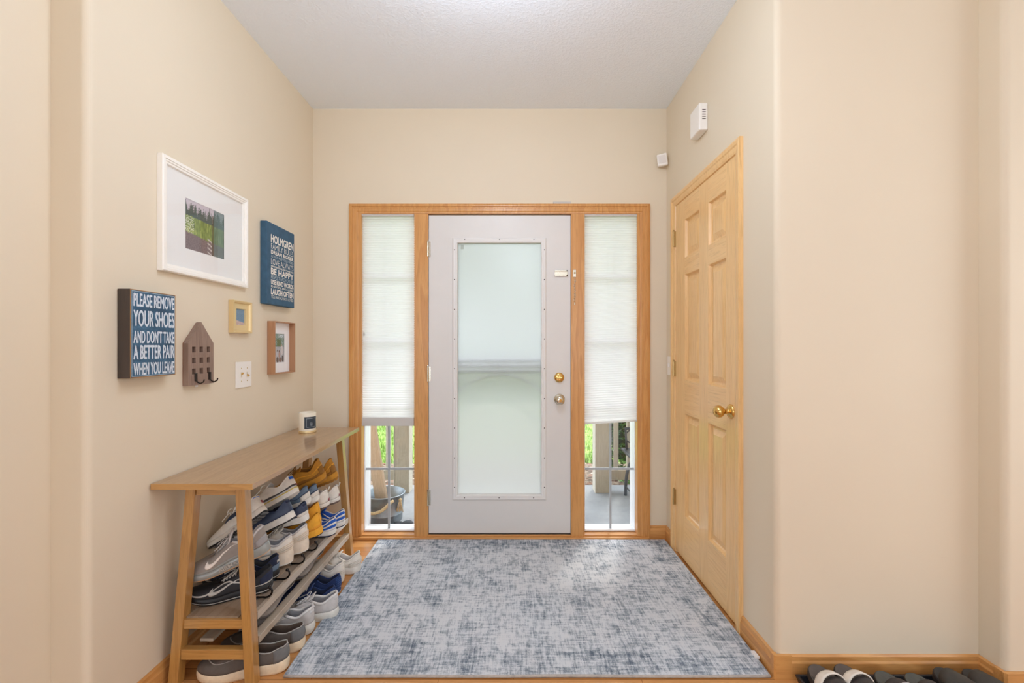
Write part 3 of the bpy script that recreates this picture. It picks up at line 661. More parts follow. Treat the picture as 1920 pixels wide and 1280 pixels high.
def family(u, v):
    n = nz(u * 16, v * 22, 9); n2 = nz(u * 40, v * 40, 11)
    if v > 0.55:
        c = lerp3((70, 94, 78), (142, 168, 150), n)
        if n2 > 0.62 or (u > 0.4 and v > 0.86 and n > 0.5): c = (206, 220, 228)
        if 0.25 < u < 0.65 and v < 0.8: c = lerp3((80, 96, 60), (126, 140, 96), n2)
    else:
        c = lerp3((150, 156, 166), (206, 206, 210), n)
    for (cx, cz, wd, hd, col) in ((0.74, 0.58, 0.05, 0.05, (206, 170, 150)), (0.76, 0.42, 0.13, 0.16, (236, 232, 232)), (0.30, 0.40, 0.05, 0.045, (110, 80, 66)), (0.28, 0.28, 0.11, 0.11, (214, 214, 222)),
                              (0.48, 0.38, 0.05, 0.045, (120, 86, 70)), (0.50, 0.26, 0.10, 0.10, (200, 160, 146)), (0.30, 0.10, 0.12, 0.10, (110, 86, 76)), (0.58, 0.10, 0.13, 0.09, (142, 112, 98)), (0.84, 0.13, 0.09, 0.11, (96, 84, 80))):
        if ((u - cx) / wd) ** 2 + ((v - cz) / hd) ** 2 < 1: c = lerp3(col, (80, 70, 70), 0.35 * n2)
    return c
print_sheet('photo_print', left, PH[0] - 0.001, PH[1] - 0.001, PH[2] + 0.001, PH[3] + 0.001, 0.0075, family, bf, 50, 72)

# ---------------------------------------------------------------- rug
RX0, RX1, RY0, RY1 = -0.852, 0.952, 1.690, 2.868
rug = thing('area_rug', 'distressed blue and grey area rug on the oak floor in front of the door', 'rug', (0.05, 2.28, 0))
M_RUG, nt, p = newmat('distressed_rug_pile'); p.inputs['Roughness'].default_value = 0.95
v = objco(nt)
sx = noise(nt, objco(nt, (1, 0.10, 1)), 130, 4, 0.7)          # streaks front to back
sy = noise(nt, objco(nt, (0.10, 1, 1)), 130, 4, 0.7)          # streaks left to right
patch = noise(nt, v, 5.5, 5, 0.62, 0.4)
motif = noise(nt, v, 22, 3, 0.6, 1.2)
spk = noise(nt, v, 300, 2, 0.6)
vo = nd(nt, 'ShaderNodeTexVoronoi', feature='DISTANCE_TO_EDGE'); vo.inputs['Scale'].default_value = 9.0; nt.links.new(v, vo.inputs['Vector'])
vor = ramp(nt, vo.outputs['Distance'], [(0.03, (1, 1, 1)), (0.11, (0, 0, 0))])
e = math_(nt, 'ADD', math_(nt, 'MULTIPLY', sx, 0.72), math_(nt, 'MULTIPLY', sy, 0.62))
e = math_(nt, 'ADD', e, math_(nt, 'MULTIPLY', patch, 0.52))
e = math_(nt, 'ADD', e, math_(nt, 'MULTIPLY', motif, 0.50))
e = math_(nt, 'ADD', e, math_(nt, 'MULTIPLY', spk, 0.30))
e = math_(nt, 'ADD', e, math_(nt, 'MULTIPLY', vor, 0.05))
# darker woven border band
sep = nd(nt, 'ShaderNodeSeparateXYZ'); nt.links.new(v, sep.inputs[0])
bx = math_(nt, 'SUBTRACT', (RX1 - RX0) / 2, math_(nt, 'ABSOLUTE', sep.outputs[0])); by = math_(nt, 'SUBTRACT', (RY1 - RY0) / 2, math_(nt, 'ABSOLUTE', sep.outputs[1]))
bd = math_(nt, 'MINIMUM', bx, by)
band = ramp(nt, math_(nt, 'MULTIPLY', bd, 3.0), [(0.0, (0.5,) * 3), (0.06, (1.0,) * 3), (0.36, (0.9,) * 3), (0.42, (0.2,) * 3), (0.5, (0.55,) * 3), (0.56, (0.25,) * 3)])
e = math_(nt, 'ADD', e, math_(nt, 'MULTIPLY', band, 0.10))
col = ramp(nt, e, [(0.0, srgb(70, 88, 108)), (1.0, srgb(224, 226, 228))])
e2 = math_(nt, 'MULTIPLY', math_(nt, 'SUBTRACT', e, 1.28), 2.4)
col = ramp(nt, e2, [(0.06, srgb(212, 216, 221)), (0.30, srgb(186, 193, 202)), (0.52, srgb(154, 163, 173)), (0.80, srgb(108, 120, 135)), (1.0, srgb(84, 98, 114))])
warm = ramp(nt, noise(nt, v, 2.2, 2), [(0.45, (1, 1, 1)), (0.7, (0.965, 0.985, 1.0))])
nt.links.new(mix(nt, col, warm, 1.0, 'MULTIPLY'), p.inputs['Base Color'])
bump(nt, p, math_(nt, 'ADD', spk, math_(nt, 'MULTIPLY', sx, 0.5)), 0.5, 0.003)
q = MB(); NX, NY = 60, 44; vs = []; fs = []
def rz(x, y): return 0.0115 + 0.0022 * nz(x * 3, y * 3, 20) + 0.003 * max(0, nz(x * 5.2, 3, 7) - 0.55) * (1 if y < RY0 + 0.08 else 0)
def rxy(i, j):
    x = RX0 + (RX1 - RX0) * i / NX; y = RY0 + (RY1 - RY0) * j / NY
    if j == 0: y += 0.008 * (nz(x * 2.2, 0, 3) - 0.5)
    if j == NY: y += 0.006 * (nz(x * 2.2, 1, 6) - 0.5)
    if i == 0: x += 0.008 * (nz(0, y * 2.2, 4) - 0.5)
    if i == NX: x += 0.004 * (nz(3, y * 2.2, 4) - 0.5)
    return x, y
for j in range(NY + 1):
    for i in range(NX + 1): x, y = rxy(i, j); vs.append((x, y, rz(x, y)))
for j in range(NY):
    for i in range(NX): k = j * (NX + 1) + i; fs.append((k, k + 1, k + NX + 2, k + NX + 1))
q.add(vs, fs).build('pile', M_RUG, rug, smooth=True)
edge = [rxy(i, 0) for i in range(NX + 1)] + [rxy(NX, j) for j in range(1, NY + 1)] + [rxy(i, NY) for i in range(NX - 1, -1, -1)] + [rxy(0, j) for j in range(NY - 1, 0, -1)]
MB().tube([(x, y, rz(x, y) / 2 + 0.0003) for x, y in edge], 0.0058, 8, True).build('bound_edge', plain('rug_binding', srgb(176, 168, 160), 0.9, 0, 60, 0.08), rug, smooth=True)
MB().box(0.944, 0.960, 1.775, 1.812, 0.012, 0.020).build('label_tag', plain('white_rug_tag', srgb(236, 234, 232), 0.7), rug)

# ---------------------------------------------------------------- shoe rack bench
RK = thing('shoe_rack_bench', 'narrow wooden shoe rack bench against the left wall', 'shoe rack', (-1.096, 2.15, 0))
M_TOP = wood('weathered_oak_top', srgb(178, 140, 98), srgb(150, 112, 74), 'Y', 0.42, 0.45, 1.4, 0.4, 0.8)
M_LEG = wood('honey_wood_leg', srgb(190, 142, 76), srgb(158, 108, 50), 'Z', 0.42, 0.5, 1.6, 0.35, 0.8)
M_RUNG = wood('honey_wood_rung', srgb(196, 148, 82), srgb(162, 112, 54), 'X', 0.42, 0.5, 1.6, 0.35, 0.8)
M_SHELF = wood('grey_brown_shelf', srgb(164, 142, 120), srgb(134, 110, 88), 'Y', 0.5, 0.5, 1.5, 0.3)
M_SLAT = wood('pale_grey_slat', srgb(196, 180, 160), srgb(168, 150, 130), 'Y', 0.35, 0.4, 1.5, 0.25, 0.8)
MB().box(-1.275, -0.917, 1.599, 2.705, 0.727, 0.748).build('bench_top', M_TOP, RK, bevel=0.002)
MB().box(-1.2745, -0.9175, 1.5975, 1.5992, 0.7275, 0.7475).build('end_edge', M_RUNG, RK)  # thin golden strip on the near end, warm light put into its colour
CX = -1.093
def leg(sx_, y_t, y_b):
    xt, xb = CX + sx_ * 0.089, CX + sx_ * 0.140; hw_, hd_ = 0.0175, 0.0195
    q = MB(); q.hexa([(xb - hw_, y_b - hd_, 0), (xb + hw_, y_b - hd_, 0), (xb + hw_, y_b + hd_, 0), (xb - hw_, y_b + hd_, 0)], [(xt - hw_, y_t - hd_, 0.727), (xt + hw_, y_t - hd_, 0.727), (xt + hw_, y_t + hd_, 0.727), (xt - hw_, y_t + hd_, 0.727)])
    q.build('leg', M_LEG, RK, bevel=0.002)
YN, YFAR = 1.685, 2.625
def lx(z): return 0.140 - (0.140 - 0.089) * z / 0.727
def ly(z, e): return (YN - 0.024 * (1 - z / 0.727)) if e == 0 else (YFAR + 0.024 * (1 - z / 0.727))
for sx_ in (-1, 1):
    leg(sx_, YN, YN - 0.024); leg(sx_, YFAR, YFAR + 0.024)
for e_ in (0, 1):
    MB().box(CX - 0.072, CX + 0.072, ly(0.72, e_) - 0.014, ly(0.72, e_) + 0.010, 0.685, 0.7265).build('apron', M_RUNG, RK)
    for z0_, z1_ in ((0.203, 0.237), (0.093, 0.130)):
        zz = (z0_ + z1_) / 2; xx = lx(zz) - 0.0172
        MB().box(CX - xx, CX + xx, ly(zz, e_) - 0.014, ly(zz, e_) + 0.014, z0_, z1_).build('rung', M_RUNG, RK, bevel=0.002)
ya, yb = YN - 0.004, YFAR + 0.01
MB().box(CX - 0.104, CX + 0.086, ya - 0.016, yb, 0.2372, 0.2425).build('shelf_board', M_SHELF, RK)
MB().box(CX + 0.122, CX + 0.140, ya + 0.015, yb - 0.01, 0.213, 0.2435).build('front_rail', M_SLAT, RK, bevel=0.0015)
MB().box(CX + 0.086, CX + 0.122, ya + 0.015, yb - 0.01, 0.2372, 0.240).build('shelf_strip', plain('grey_brown_strip', srgb(140, 124, 108), 0.6), RK)  # plain grey-brown filler strip between shelf board and front rail
MB().box(CX + 0.112, CX + 0.146, ya + 0.015, yb - 0.01, 0.125, 0.1515).build('front_rail', M_SLAT, RK, bevel=0.0015)
MB().box(CX - 0.077, CX - 0.027, ya + 0.015, yb - 0.01, 0.1302, 0.142).build('back_slat', M_SLAT, RK, bevel=0.0015)
M_HOOKB = plain('black_hook_metal', srgb(48, 44, 44), 0.22, 0.9)
M_PLATE = plain('bluish_hook_plate', srgb(110, 120, 130), 0.3, 0.8)
for Yh in (1.785, 1.924, 2.060, 2.195):
    X0 = CX + 0.090
    q = MB(); q.tube(cat([(X0 - 0.004, Yh, 0.2475), (X0 + 0.008, Yh - 0.002, 0.2475), (X0 + 0.022, Yh - 0.004, 0.2490), (X0 + 0.034, Yh - 0.005, 0.2492), (X0 + 0.048, Yh - 0.006, 0.255), (X0 + 0.057, Yh - 0.006, 0.266), (X0 + 0.058, Yh - 0.006, 0.279), (X0 + 0.052, Yh - 0.006, 0.287)], False, 4), 0.0037, 10)
    h = q.build('hook', M_HOOKB, RK, smooth=True)
    q = MB(); q.lathe([(0.0005, -0.007), (0.005, -0.005), (0.007, 0), (0.005, 0.005), (0.0005, 0.007)], (X0 + 0.049, Yh - 0.006, 0.289), 'Z', 14, cap=False); q.build('ball_tip', M_HOOKB, h, smooth=True)
    MB().box(X0 - 0.012, X0 + 0.002, Yh - 0.010, Yh + 0.010, 0.2427, 0.2455).build('mount_plate', M_PLATE, h, bevel=0.001)

# candle
cd = thing('candle_jar', 'white candle jar with a dark label and gold base on the bench top', 'candle', (-1.160, 2.56, 0.7482))
cc = (-1.160, 2.56, 0.7482)
M_WAX = plain('creamy_wax_jar', srgb(238, 230, 212), 0.25)
MB().lathe([(0.0455, 0), (0.0465, 0.002), (0.0465, 0.010), (0.0455, 0.012)], cc, 'Z', 40).build('gold_base', M_GOLD, cd, smooth=False)
MB().lathe([(0.0445, 0.012), (0.0455, 0.016), (0.0455, 0.108), (0.044, 0.111), (0.042, 0.109), (0.042, 0.085), (0.0, 0.084)], cc, 'Z', 40, cap=False).build('jar', M_WAX, cd, smooth=True)
q = MB(); vs = []; fs = []
def curved(a0, a1, z0_, z1_, r_, n=12):
    q = MB(); vs = []; fs = []
    for i in range(n + 1):
        a = R(a0 + (a1 - a0) * i / n); vs += [(cc[0] + r_ * cos(a), cc[1] + r_ * sin(a), cc[2] + z0_), (cc[0] + r_ * cos(a), cc[1] + r_ * sin(a), cc[2] + z1_)]
        if i: fs.append((2 * i - 2, 2 * i, 2 * i + 1, 2 * i - 1))
    return q.add(vs, fs)
lb = curved(-86, 6, 0.024, 0.090, 0.0459).build('paper_label', plain('dark_blue_label', srgb(42, 54, 66), 0.5), cd)
M_SILV = plain('silver_print', srgb(176, 184, 188), 0.5)
q = curved(-73, -7, 0.0325, 0.034, 0.0461); q2 = curved(-73, -7, 0.080, 0.0815, 0.0461); q.add(q2.v, q2.f)
for a in (-73, -8): q2 = curved(a, a + 1.5, 0.0325, 0.0815, 0.0461, 2); q.add(q2.v, q2.f)
for z_, w_ in ((0.040, 7), (0.046, 9), (0.053, 10), (0.060, 8)): q2 = curved(-40 - w_, -40 + w_, z_, z_ + 0.0016, 0.0461, 4); q.add(q2.v, q2.f)
q.build('label_print', M_SILV, lb)
MB().tube([(cc[0], cc[1], cc[2] + 0.084), (cc[0] + 0.001, cc[1], cc[2] + 0.096)], 0.001, 6).build('wick', M_PLUG, cd)

# ---------------------------------------------------------------- shoes
def interp(tab, s):
    for (a, va), (b, vb) in zip(tab, tab[1:]):
        if s <= b:
            t = (s - a) / (b - a) if b > a else 0; t = max(0, min(1, t)); t = t * t * (3 - 2 * t)
            return va + (vb - va) * t
    return tab[-1][1]
MATC = {}
def sm(name, rgb, rough=0.6, bstr=0.0, bscale=500, nscale=40, namp=0.05, metal=0):
    if name not in MATC: MATC[name] = plain(name, srgb(*rgb), rough, metal, nscale, namp, bstr, bscale)
    return MATC[name]
HALF = [(0.0, 0.0), (0.012, 0.016), (0.05, 0.0275), (0.14, 0.0345), (0.28, 0.0355), (0.42, 0.0385), (0.56, 0.046), (0.70, 0.0505), (0.82, 0.0475), (0.91, 0.038), (0.97, 0.023), (0.995, 0.009), (1.0, 0.0)]

class Shoe:
    """a laced shoe: x from heel (0) to toe (L), z up; parts hang on an Empty at the heel"""
    def __init__(s, name, label, cat_, P, loc, a=0.0, pitch=0.0, roll=0.0, group=None):
        L = s.L = P.get('L', 0.295); s.P = P; W = P.get('W', 1.0)
        up = [(u * L, hw_ * W + 0.006 * max(0, sin((u - 0.45) * pi * 1.6)) * (u > 0.45) * 0.5) for u, hw_ in HALF]
        dn = [(u * L, -hw_ * W + 0.0) for u, hw_ in HALF[1:-1]][::-1]
        s.out = cat(up + dn, True, 3); s.N = len(s.out)      # starts at the heel, +y side first
        s.hh, s.ht = P.get('sole', (0.034, 0.024))
        s.toe = P.get('spring', 0.018)
        s.root = thing(name, label, cat_, (0, 0, 0), group)
        s.build()
        # toe towards -X, then swung by a (toe nearer the viewer for a>0), pitched heel-up
        Mr = Matrix.Rotation(pi + R(a), 4, 'Z') @ Matrix.Rotation(R(pitch), 4, 'Y') @ Matrix.Rotation(R(roll), 4, 'X')
        s.root.location = loc; s.root.rotation_euler = Mr.to_euler()
    def zb(s, u): return s.toe * max(0, (u - 0.62) / 0.38) ** 2 + 0.005 * max(0, (0.1 - u) / 0.1)
    def zt(s, u): return s.zb(u) + interp([(0, s.hh), (0.35, s.hh * 0.92), (0.7, s.ht), (1, s.ht * 0.95)], u)
    def ring(s, inset, zf):
        c = (s.L * 0.5, 0.002); o_ = []
        for x, y in s.out:
            u = max(0, min(1, x / s.L)); k = inset
            o_.append((c[0] + (x - c[0]) * (1 - (1 - k) * 0.35) , y * k, zf(u)))
        return o_
    def opening(s):
        P = s.P; L = s.L; o_ = []
        ch = P.get('collar', 0.088); dip = P.get('dip', 0.062); tg = P.get('throat', 0.086); end = P.get('vamp', 0.062); xe = P.get('xe', 0.64); hx = P.get('hx', 0.012)
        for x, y in s.out:
            u = max(0, min(1, x / L))
            uo = u if u < 0.36 else 0.36 + (xe - 0.36) * (1 - (1 - (u - 0.36) / 0.64) ** 1.7)
            uo = hx + uo * (1 - hx / xe)
            z = interp([(0, ch), (0.035, ch), (0.22, dip), (0.40, tg), (xe, end)], uo) + s.hh - 0.034
            wq = interp([(0, 0.0), (hx, 0.0), (0.05, 0.022), (0.18, 0.030), (0.30, 0.029), (0.42, 0.0185), (xe - 0.03, P.get('gap', 0.013)), (xe, 0.0)], uo) if u not in (0, 1) else 0
            if abs(y) < 1e-6: wq = 0
            sg = 1 if y > 0 else -1
            o_.append((uo * L, sg * wq + 0.002, z))
        return o_
    def surf(s, i, v, off=0.0):
        """point on the upper at outline index i (float) and height v"""
        n = s.N; i0 = int(math.floor(i)) % n; f = i - math.floor(i); i1 = (i0 + 1) % n
        def at(k, v):
            p = Vector(s.r1[k]); q_ = Vector(s.op[k]); u = max(0, min(1, s.out[k][0] / s.L))
            hz = max(0.01, q_.z - p.z); out_ = Vector((s.out[k][0] - s.L * 0.5, s.out[k][1] * 4, 0)).normalized()
            c1 = p + Vector((0, 0, hz * 0.45)) + out_ * 0.004; d = p - q_; d.z = 0
            c2 = q_ + d * (0.45 if u < 0.5 else 0.62) + Vector((0, 0, -hz * (0.22 if u < 0.5 else 0.02)))
            t = v; return p * (1 - t) ** 3 + c1 * 3 * t * (1 - t) ** 2 + c2 * 3 * t * t * (1 - t) + q_ * t ** 3
        a = at(i0, v) * (1 - f) + at(i1, v) * f
        if off:
            e = 0.02
            du = (at(i1, v) - at(i0, v)); dv = at(i0, min(1, v + e)) - at(i0, max(0, v - e)); nn = du.cross(dv)
            if nn.length > 1e-9:
                nn.normalize(); c = Vector((s.L * 0.5, 0, 0.03))
                if s.P.get('flip', 1) and nn.dot(a - c) < 0: nn = -nn
                a = a + nn * off
        return a
    def idx(s, u, side):
        """outline index of length fraction u on side +1 / -1"""
        h = s.N // 2; rng = range(0, h + 1) if side > 0 else range(s.N, h - 1, -1)
        rng = list(rng)
        for a, b in zip(rng, rng[1:]):
            ua, ub = s.out[a % s.N][0] / s.L, s.out[b % s.N][0] / s.L
            if ua <= u <= ub: return a + (b - a) * ((u - ua) / (ub - ua) if ub > ua else 0)
        return h
    def patch(s, name, m, i0, i1, v0, v1, off=0.0012, n=16, k=5):
        """raised panel between outline indices i0..i1 and heights v0(t)..v1(t)"""
        q = MB(); vs = []; fs = []
        f0 = v0 if callable(v0) else (lambda t: v0); f1 = v1 if callable(v1) else (lambda t: v1)
        for a in range(n + 1):
            t = a / n
            for b in range(k + 1): vs.append(s.surf(i0 + (i1 - i0) * t, f0(t) + (f1(t) - f0(t)) * b / k, off))
        for a in range(n):
            for b in range(k): j = a * (k + 1) + b; fs.append((j, j + 1, j + k + 2, j + k + 1))
        return q.add(vs, fs).build(name, m, s.root, smooth=True, solid=0.0012)
    def side_curve(s, name, m, pts, side, off=0.0016):
        """filled shape on the side of the shoe; pts = (u, v_low, v_high)"""
        q = MB(); vs = []; fs = []
        P_ = cat(pts, False, 5)
        for u, a, b in P_: 
            i = s.idx(u, side)
            for k in range(4): vs.append(s.surf(i, a + (b - a) * k / 3, off))
        for j in range(len(P_) - 1):
            for k in range(3): e = j * 4 + k; fs.append((e, e + 1, e + 5, e + 4))
        return q.add(vs, fs).build(name, m, s.root, smooth=True, solid=0.001)
    def build(s):
        P = s.P; N = s.N; R_ = s.root
        s.r1 = s.ring(0.955, s.zt)
        s.op = s.opening()
        zb, zt = s.zb, s.zt
        def loft(rings, cap0=False, cap1=False):
            q = MB(); vs = [p for r_ in rings for p in r_]; fs = []
            for a in range(len(rings) - 1):
                for j in range(N): fs.append((a * N + j, a * N + (j + 1) % N, (a + 1) * N + (j + 1) % N, (a + 1) * N + j))
            def capf(o_):
                h = N // 2
                for j in range(h): 
                    a, b, c, d = j, j + 1, (N - j - 1) % N, (N - j) % N
                    f = []
                    for k in (a, b, c, d):
                        if k not in f: f.append(k)
                    if len(f) > 2: fs.append(tuple(o_ + k for k in f))
            if cap0: capf(0)
            if cap1: capf((len(rings) - 1) * N)
            return q.add(vs, fs)
        to = P.get('outsole_t', 0.006)
        lo = [s.ring(0.90, lambda u: zb(u)), s.ring(0.985, lambda u: zb(u) + 0.0015), s.ring(1.0, lambda u: zb(u) + to)]
        ou = loft(lo + [s.ring(0.95, lambda u: zb(u) + to)], True).build('outsole', P['m_out'], R_, smooth=False)
        if P.get('lugs'):
            q = MB()
            for u in [0.05 + 0.075 * k for k in range(12)]:
                for k in (-1.5, -0.5, 0.5, 1.5):
                    hw_ = interp(HALF, u) * 0.42 * k; q.box(u * s.L - 0.006, u * s.L + 0.006, hw_ - 0.005, hw_ + 0.005, zb(u) - 0.0022, zb(u) + 0.001)
            q.build('tread', P.get('m_lug', P['m_out']), R_)
        bul = P.get('bulge', 1.03); mid = []
        for k in range(6):
            t = k / 5; mid.append(s.ring(0.99 + (bul - 0.99) * sin(pi * t) - 0.02 * t, lambda u, t=t: zb(u) + to + (zt(u) - zb(u) - to) * t))
        mo_ = loft(mid + [s.ring(0.90, zt)], False, True).build('midsole', P['m_mid'], R_, smooth=False)
        for f in mo_.data.polygons: f.use_smooth = True
        if P.get('m_line'):
            t0, t1 = P.get('line_t', (0.35, 0.62)); q = MB(); vs = []; fs = []
            for t in (t0, t1): vs += s.ring(0.99 + (bul - 0.99) * sin(pi * t) - 0.02 * t + 0.022, lambda u: zb(u) + to + (zt(u) - zb(u) - to) * t)
            for j in range(N): fs.append((j, (j + 1) % N, N + (j + 1) % N, N + j))
            q.add(vs, fs).build('sole_stripe', P['m_line'], R_, smooth=True, solid=0.001)
        # upper
        K = 9; rings = [[s.surf(j, k / K) for j in range(N)] for k in range(K + 1)]
        loft(rings).build('upper', P['m_up'], R_, smooth=True, solid=0.0018)
        # lining and insole
        li = [s.op[j] for j in range(N)]
        l2 = [(x + (s.L * 0.3 - x) * 0.03, (y - 0.002) * 0.84 + 0.002, z - 0.003) for x, y, z in li]
        l3 = [(max(0.02 * s.L, min(s.L * 0.66, s.r1[j][0] * 0.82 + 0.012)), s.r1[j][1] * 0.62, zt(s.out[j][0] / s.L) + 0.014) for j in range(N)]
        l4 = [(max(0.03 * s.L, min(s.L * 0.66, s.r1[j][0] * 0.82 + 0.012)), s.r1[j][1] * 0.60, zt(s.out[j][0] / s.L) + 0.004) for j in range(N)]
        loft([li, l2, l3, l4], False, True).build('lining', P['m_lin'], R_, smooth=True)
        # collar roll
        cr = [s.op[j] for j in range(N)]
        i45 = [j for j in range(N) if s.op[j][0] < s.L * P.get('roll_to', 0.40)]
        h = N // 2
        pathp = [Vector(s.op[j]) for j in [k for k in range(h, N) if k in i45]] + [Vector(s.op[j]) for j in [k for k in range(0, h) if k in i45]]
        if P.get('roll', 0.0032): MB().tube(pathp, P.get('roll', 0.0032), 8).build('collar', P.get('m_col', P['m_up']), R_, smooth=True)
        # tongue
        xe = P.get('xe', 0.64); tg = P.get('throat', 0.086); end = P.get('vamp', 0.062); dz = s.hh - 0.034
        if P.get('tongue', True):
            tp = P.get('tongue_top', 0.105); q = MB(); vs = []; fs = []; m_ = 8
            st = [(xe - 0.02, end - 0.004, 0.016), (0.52, (tg + end) / 2 + 0.004, 0.020), (0.42, tg + 0.003, 0.023), (0.37, tp - 0.006, 0.026), (0.345, tp, 0.024), (0.335, tp + 0.002, 0.018)]
            for u, z, wd in st:
                for k in range(m_ + 1):
                    t = -1 + 2 * k / m_; vs.append((u * s.L, wd * t, z + dz - 0.007 * t * t))
            for a in range(len(st) - 1):
                for k in range(m_): j = a * (m_ + 1) + k; fs.append((j, j + 1, j + m_ + 2, j + m_ + 1))
            q.add(vs, fs).build('tongue', P.get('m_ton', P['m_up']), R_, smooth=True, solid=0.006)
        if P.get('laces', True):
            q = MB(); rows_ = 5; lr = P.get('lace_r', 0.0022); ed = []
            for k in range(rows_):
                u = 0.43 + (xe - 0.07 - 0.43) * k / (rows_ - 1); z = interp([(0.40, tg), (xe, end)], u) + dz + 0.006; wd = interp([(0.42, 0.0215), (xe - 0.03, 0.017)], u)
                ed.append((u * s.L, wd, z))
            for (x, wd, z), nxt in zip(ed, ed[1:] + [None]):
                q.tube([(x, -wd, z - 0.003), (x, 0, z + 0.002), (x, wd, z - 0.003)], lr, 6)
                if nxt:
                    q.tube([(x, -wd, z - 0.002), (nxt[0], nxt[1], nxt[2] - 0.002)], lr, 6); q.tube([(x, wd, z - 0.002), (nxt[0], -nxt[1], nxt[2] - 0.002)], lr, 6)
            x, wd, z = ed[0]
            for sg in ((-1, 1) if P.get('bow', True) else ()):
                q.tube(cat([(x, 0, z + 0.004), (x - 0.006, sg * 0.018, z + 0.014), (x + 0.002, sg * 0.034, z + 0.010), (x + 0.012, sg * 0.030, z + 0.001), (x + 0.003, sg * 0.006, z + 0.004)], False, 4), lr, 6)
                q.tube(cat([(x, 0, z + 0.004), (x + 0.012, sg * 0.014, z + 0.006), (x + 0.030, sg * 0.026, z - 0.004), (x + 0.046, sg * 0.030, z - 0.012)], False, 4), lr, 6)
            q.build('laces', P['m_lac'], R_, smooth=True)
        for f in P.get('extra', []): f(s)

def swoosh(m, side=1, big=1.0, name='side_mark'):
    # tick-shaped mark: broad hook towards the toe, long tail rising to the heel
    def f(s):
        s.side_curve(name, m, [(0.33, 0.80, 0.815), (0.44, 0.60, 0.665), (0.54, 0.39, 0.51), (0.62, 0.24, 0.40), (0.665, 0.18, 0.375), (0.70, 0.165, 0.42), (0.725, 0.20, 0.53), (0.742, 0.32, 0.62), (0.748, 0.50, 0.63)], side)
    return f
def mudguard(m, v=0.22, name='mudguard'):
    return lambda s: s.patch(name, m, 0, s.N, 0.0, v, 0.0010, s.N, 3)
def heeltab(m, v0=0.5, v1=1.0, w_=4, name='heel_tab'): return lambda s: s.patch(name, m, -w_, w_, v0, v1, 0.0016, 12, 5)
def heelpanel(m, v1=lambda t: 0.75, w_=9, name='heel_counter'): return lambda s: s.patch(name, m, -w_, w_, 0.0, v1, 0.0013, 20, 5)
def band(m, v0, v1, u0=0.0, u1=1.0, name='stripe'):
    def f(s):
        a, b = s.idx(u1, -1), s.idx(u1, 1)
        s.patch(name, m, a - s.N, b, v0, v1, 0.0014, 40, 3)
    return f
def toecap(m, u=0.84, v=0.75, name='toe_cap'): return lambda s: s.patch(name, m, s.idx(u, 1), s.idx(u, -1), 0.0, lambda t: v * (0.35 + 0.65 * sin(pi * t)), 0.0012, 20, 6)
def eyestay(m, name='eyestay'):
    def f(s):
        for side in (1, -1):
            i0, i1 = s.idx(0.42, side), s.idx(0.93, side)
            s.patch(name, m, i0, i1, lambda t: 0.74 + 0.05 * t, 0.985, 0.0012, 14, 3)
    return f
def badge(m, v0=0.2, v1=0.42, w_=1.6, name='badge'): return lambda s: s.patch(name, m, -w_, w_, v0, v1, 0.0030, 6, 3)
def flat_panel(m, u0, u1, v0, v1, side=1, name='side_panel', off=0.0013):
    return lambda s: s.patch(name, m, s.idx(u0, side), s.idx(u1, side), v0, v1, off, 16, 4)
def ribs(m, n=5, v0=0.04, v1=0.9, w_=8, name='heel_rib'):
    def f(s):
        for k in range(n):
            v = v0 + (v1 - v0) * k / n
            s.patch(name, m, -w_, w_, v, v + (v1 - v0) / n * 0.62, 0.004, 18, 3)
    return f
def pull_loop(m):
    def f(s):
        x, y, z = s.op[0]
        MB().tube(cat([(x - 0.002, 0.007, z - 0.004), (x - 0.012, 0.007, z + 0.006), (x - 0.014, 0.006, z + 0.013), (x - 0.014, -0.006, z + 0.013), (x - 0.012, -0.007, z + 0.006), (x - 0.002, -0.007, z - 0.004)], False, 3), 0.0022, 6).build('pull_loop', m, s.root, smooth=True)
    return f
def sole_text(txt, m, u0, u1, side=1):
    def f(s):
        w_ = (u1 - u0) * s.L; vs, fs = text_mesh(txt, w_, 0.014, 0.01); q = MB(); pts = []
        for x, y in vs:
            u = u1 - x / s.L if side < 0 else u1 - x / s.L
            u = u0 + (w_ - x) / s.L
            hw_ = interp(HALF, u) * s.P.get('W', 1.0) * s.P.get('bulge', 1.03) + 0.0035 * (u > 0.45)
            pts.append((u * s.L - (0.014 - y) * 0.15, side * (hw_ + 0.0022), s.zb(u) + s.P.get('outsole_t', 0.006) + 0.008 + y))
        q.add(pts, fs).build('lettering', m, s.root)
    return f

SW = lambda *a, **k: sm(*a, **k)
grey_mesh = sm('grey_mesh', (150, 142, 136), 0.85, 0.5, 700); lgrey = sm('light_grey_mesh', (198, 194, 192), 0.85, 0.4, 700)
white = sm('off_white_leather', (232, 226, 216), 0.5, 0.1, 300); wsole = sm('white_rubber', (228, 224, 216), 0.45); cream = sm('cream_foam', (230, 214, 194), 0.6, 0.25, 60)
black = sm('black_fabric', (34, 34, 38), 0.7, 0.3, 500); blackr = sm('black_rubber', (28, 28, 30), 0.5); navy = sm('navy_leather', (50, 62, 88), 0.42, 0.2, 250); dnavy = sm('dark_navy_fabric', (32, 40, 66), 0.8, 0.3, 600)
blue = sm('royal_blue', (30, 92, 190), 0.55, 0.2, 400); gblue = sm('grey_blue_suede', (104, 124, 146), 0.6, 0.2, 300); must = sm('mustard_suede', (196, 136, 40), 0.75, 0.35, 300); dmust = sm('dark_mustard', (152, 102, 32), 0.75, 0.3, 300)
yel = sm('golden_yellow_knit', (236, 168, 48), 0.7, 0.35, 400); slv = sm('silver_trim', (186, 182, 176), 0.45); trans = sm('clear_grey_sole', (150, 154, 152), 0.18); palew = sm('milky_sole', (214, 212, 204), 0.25)
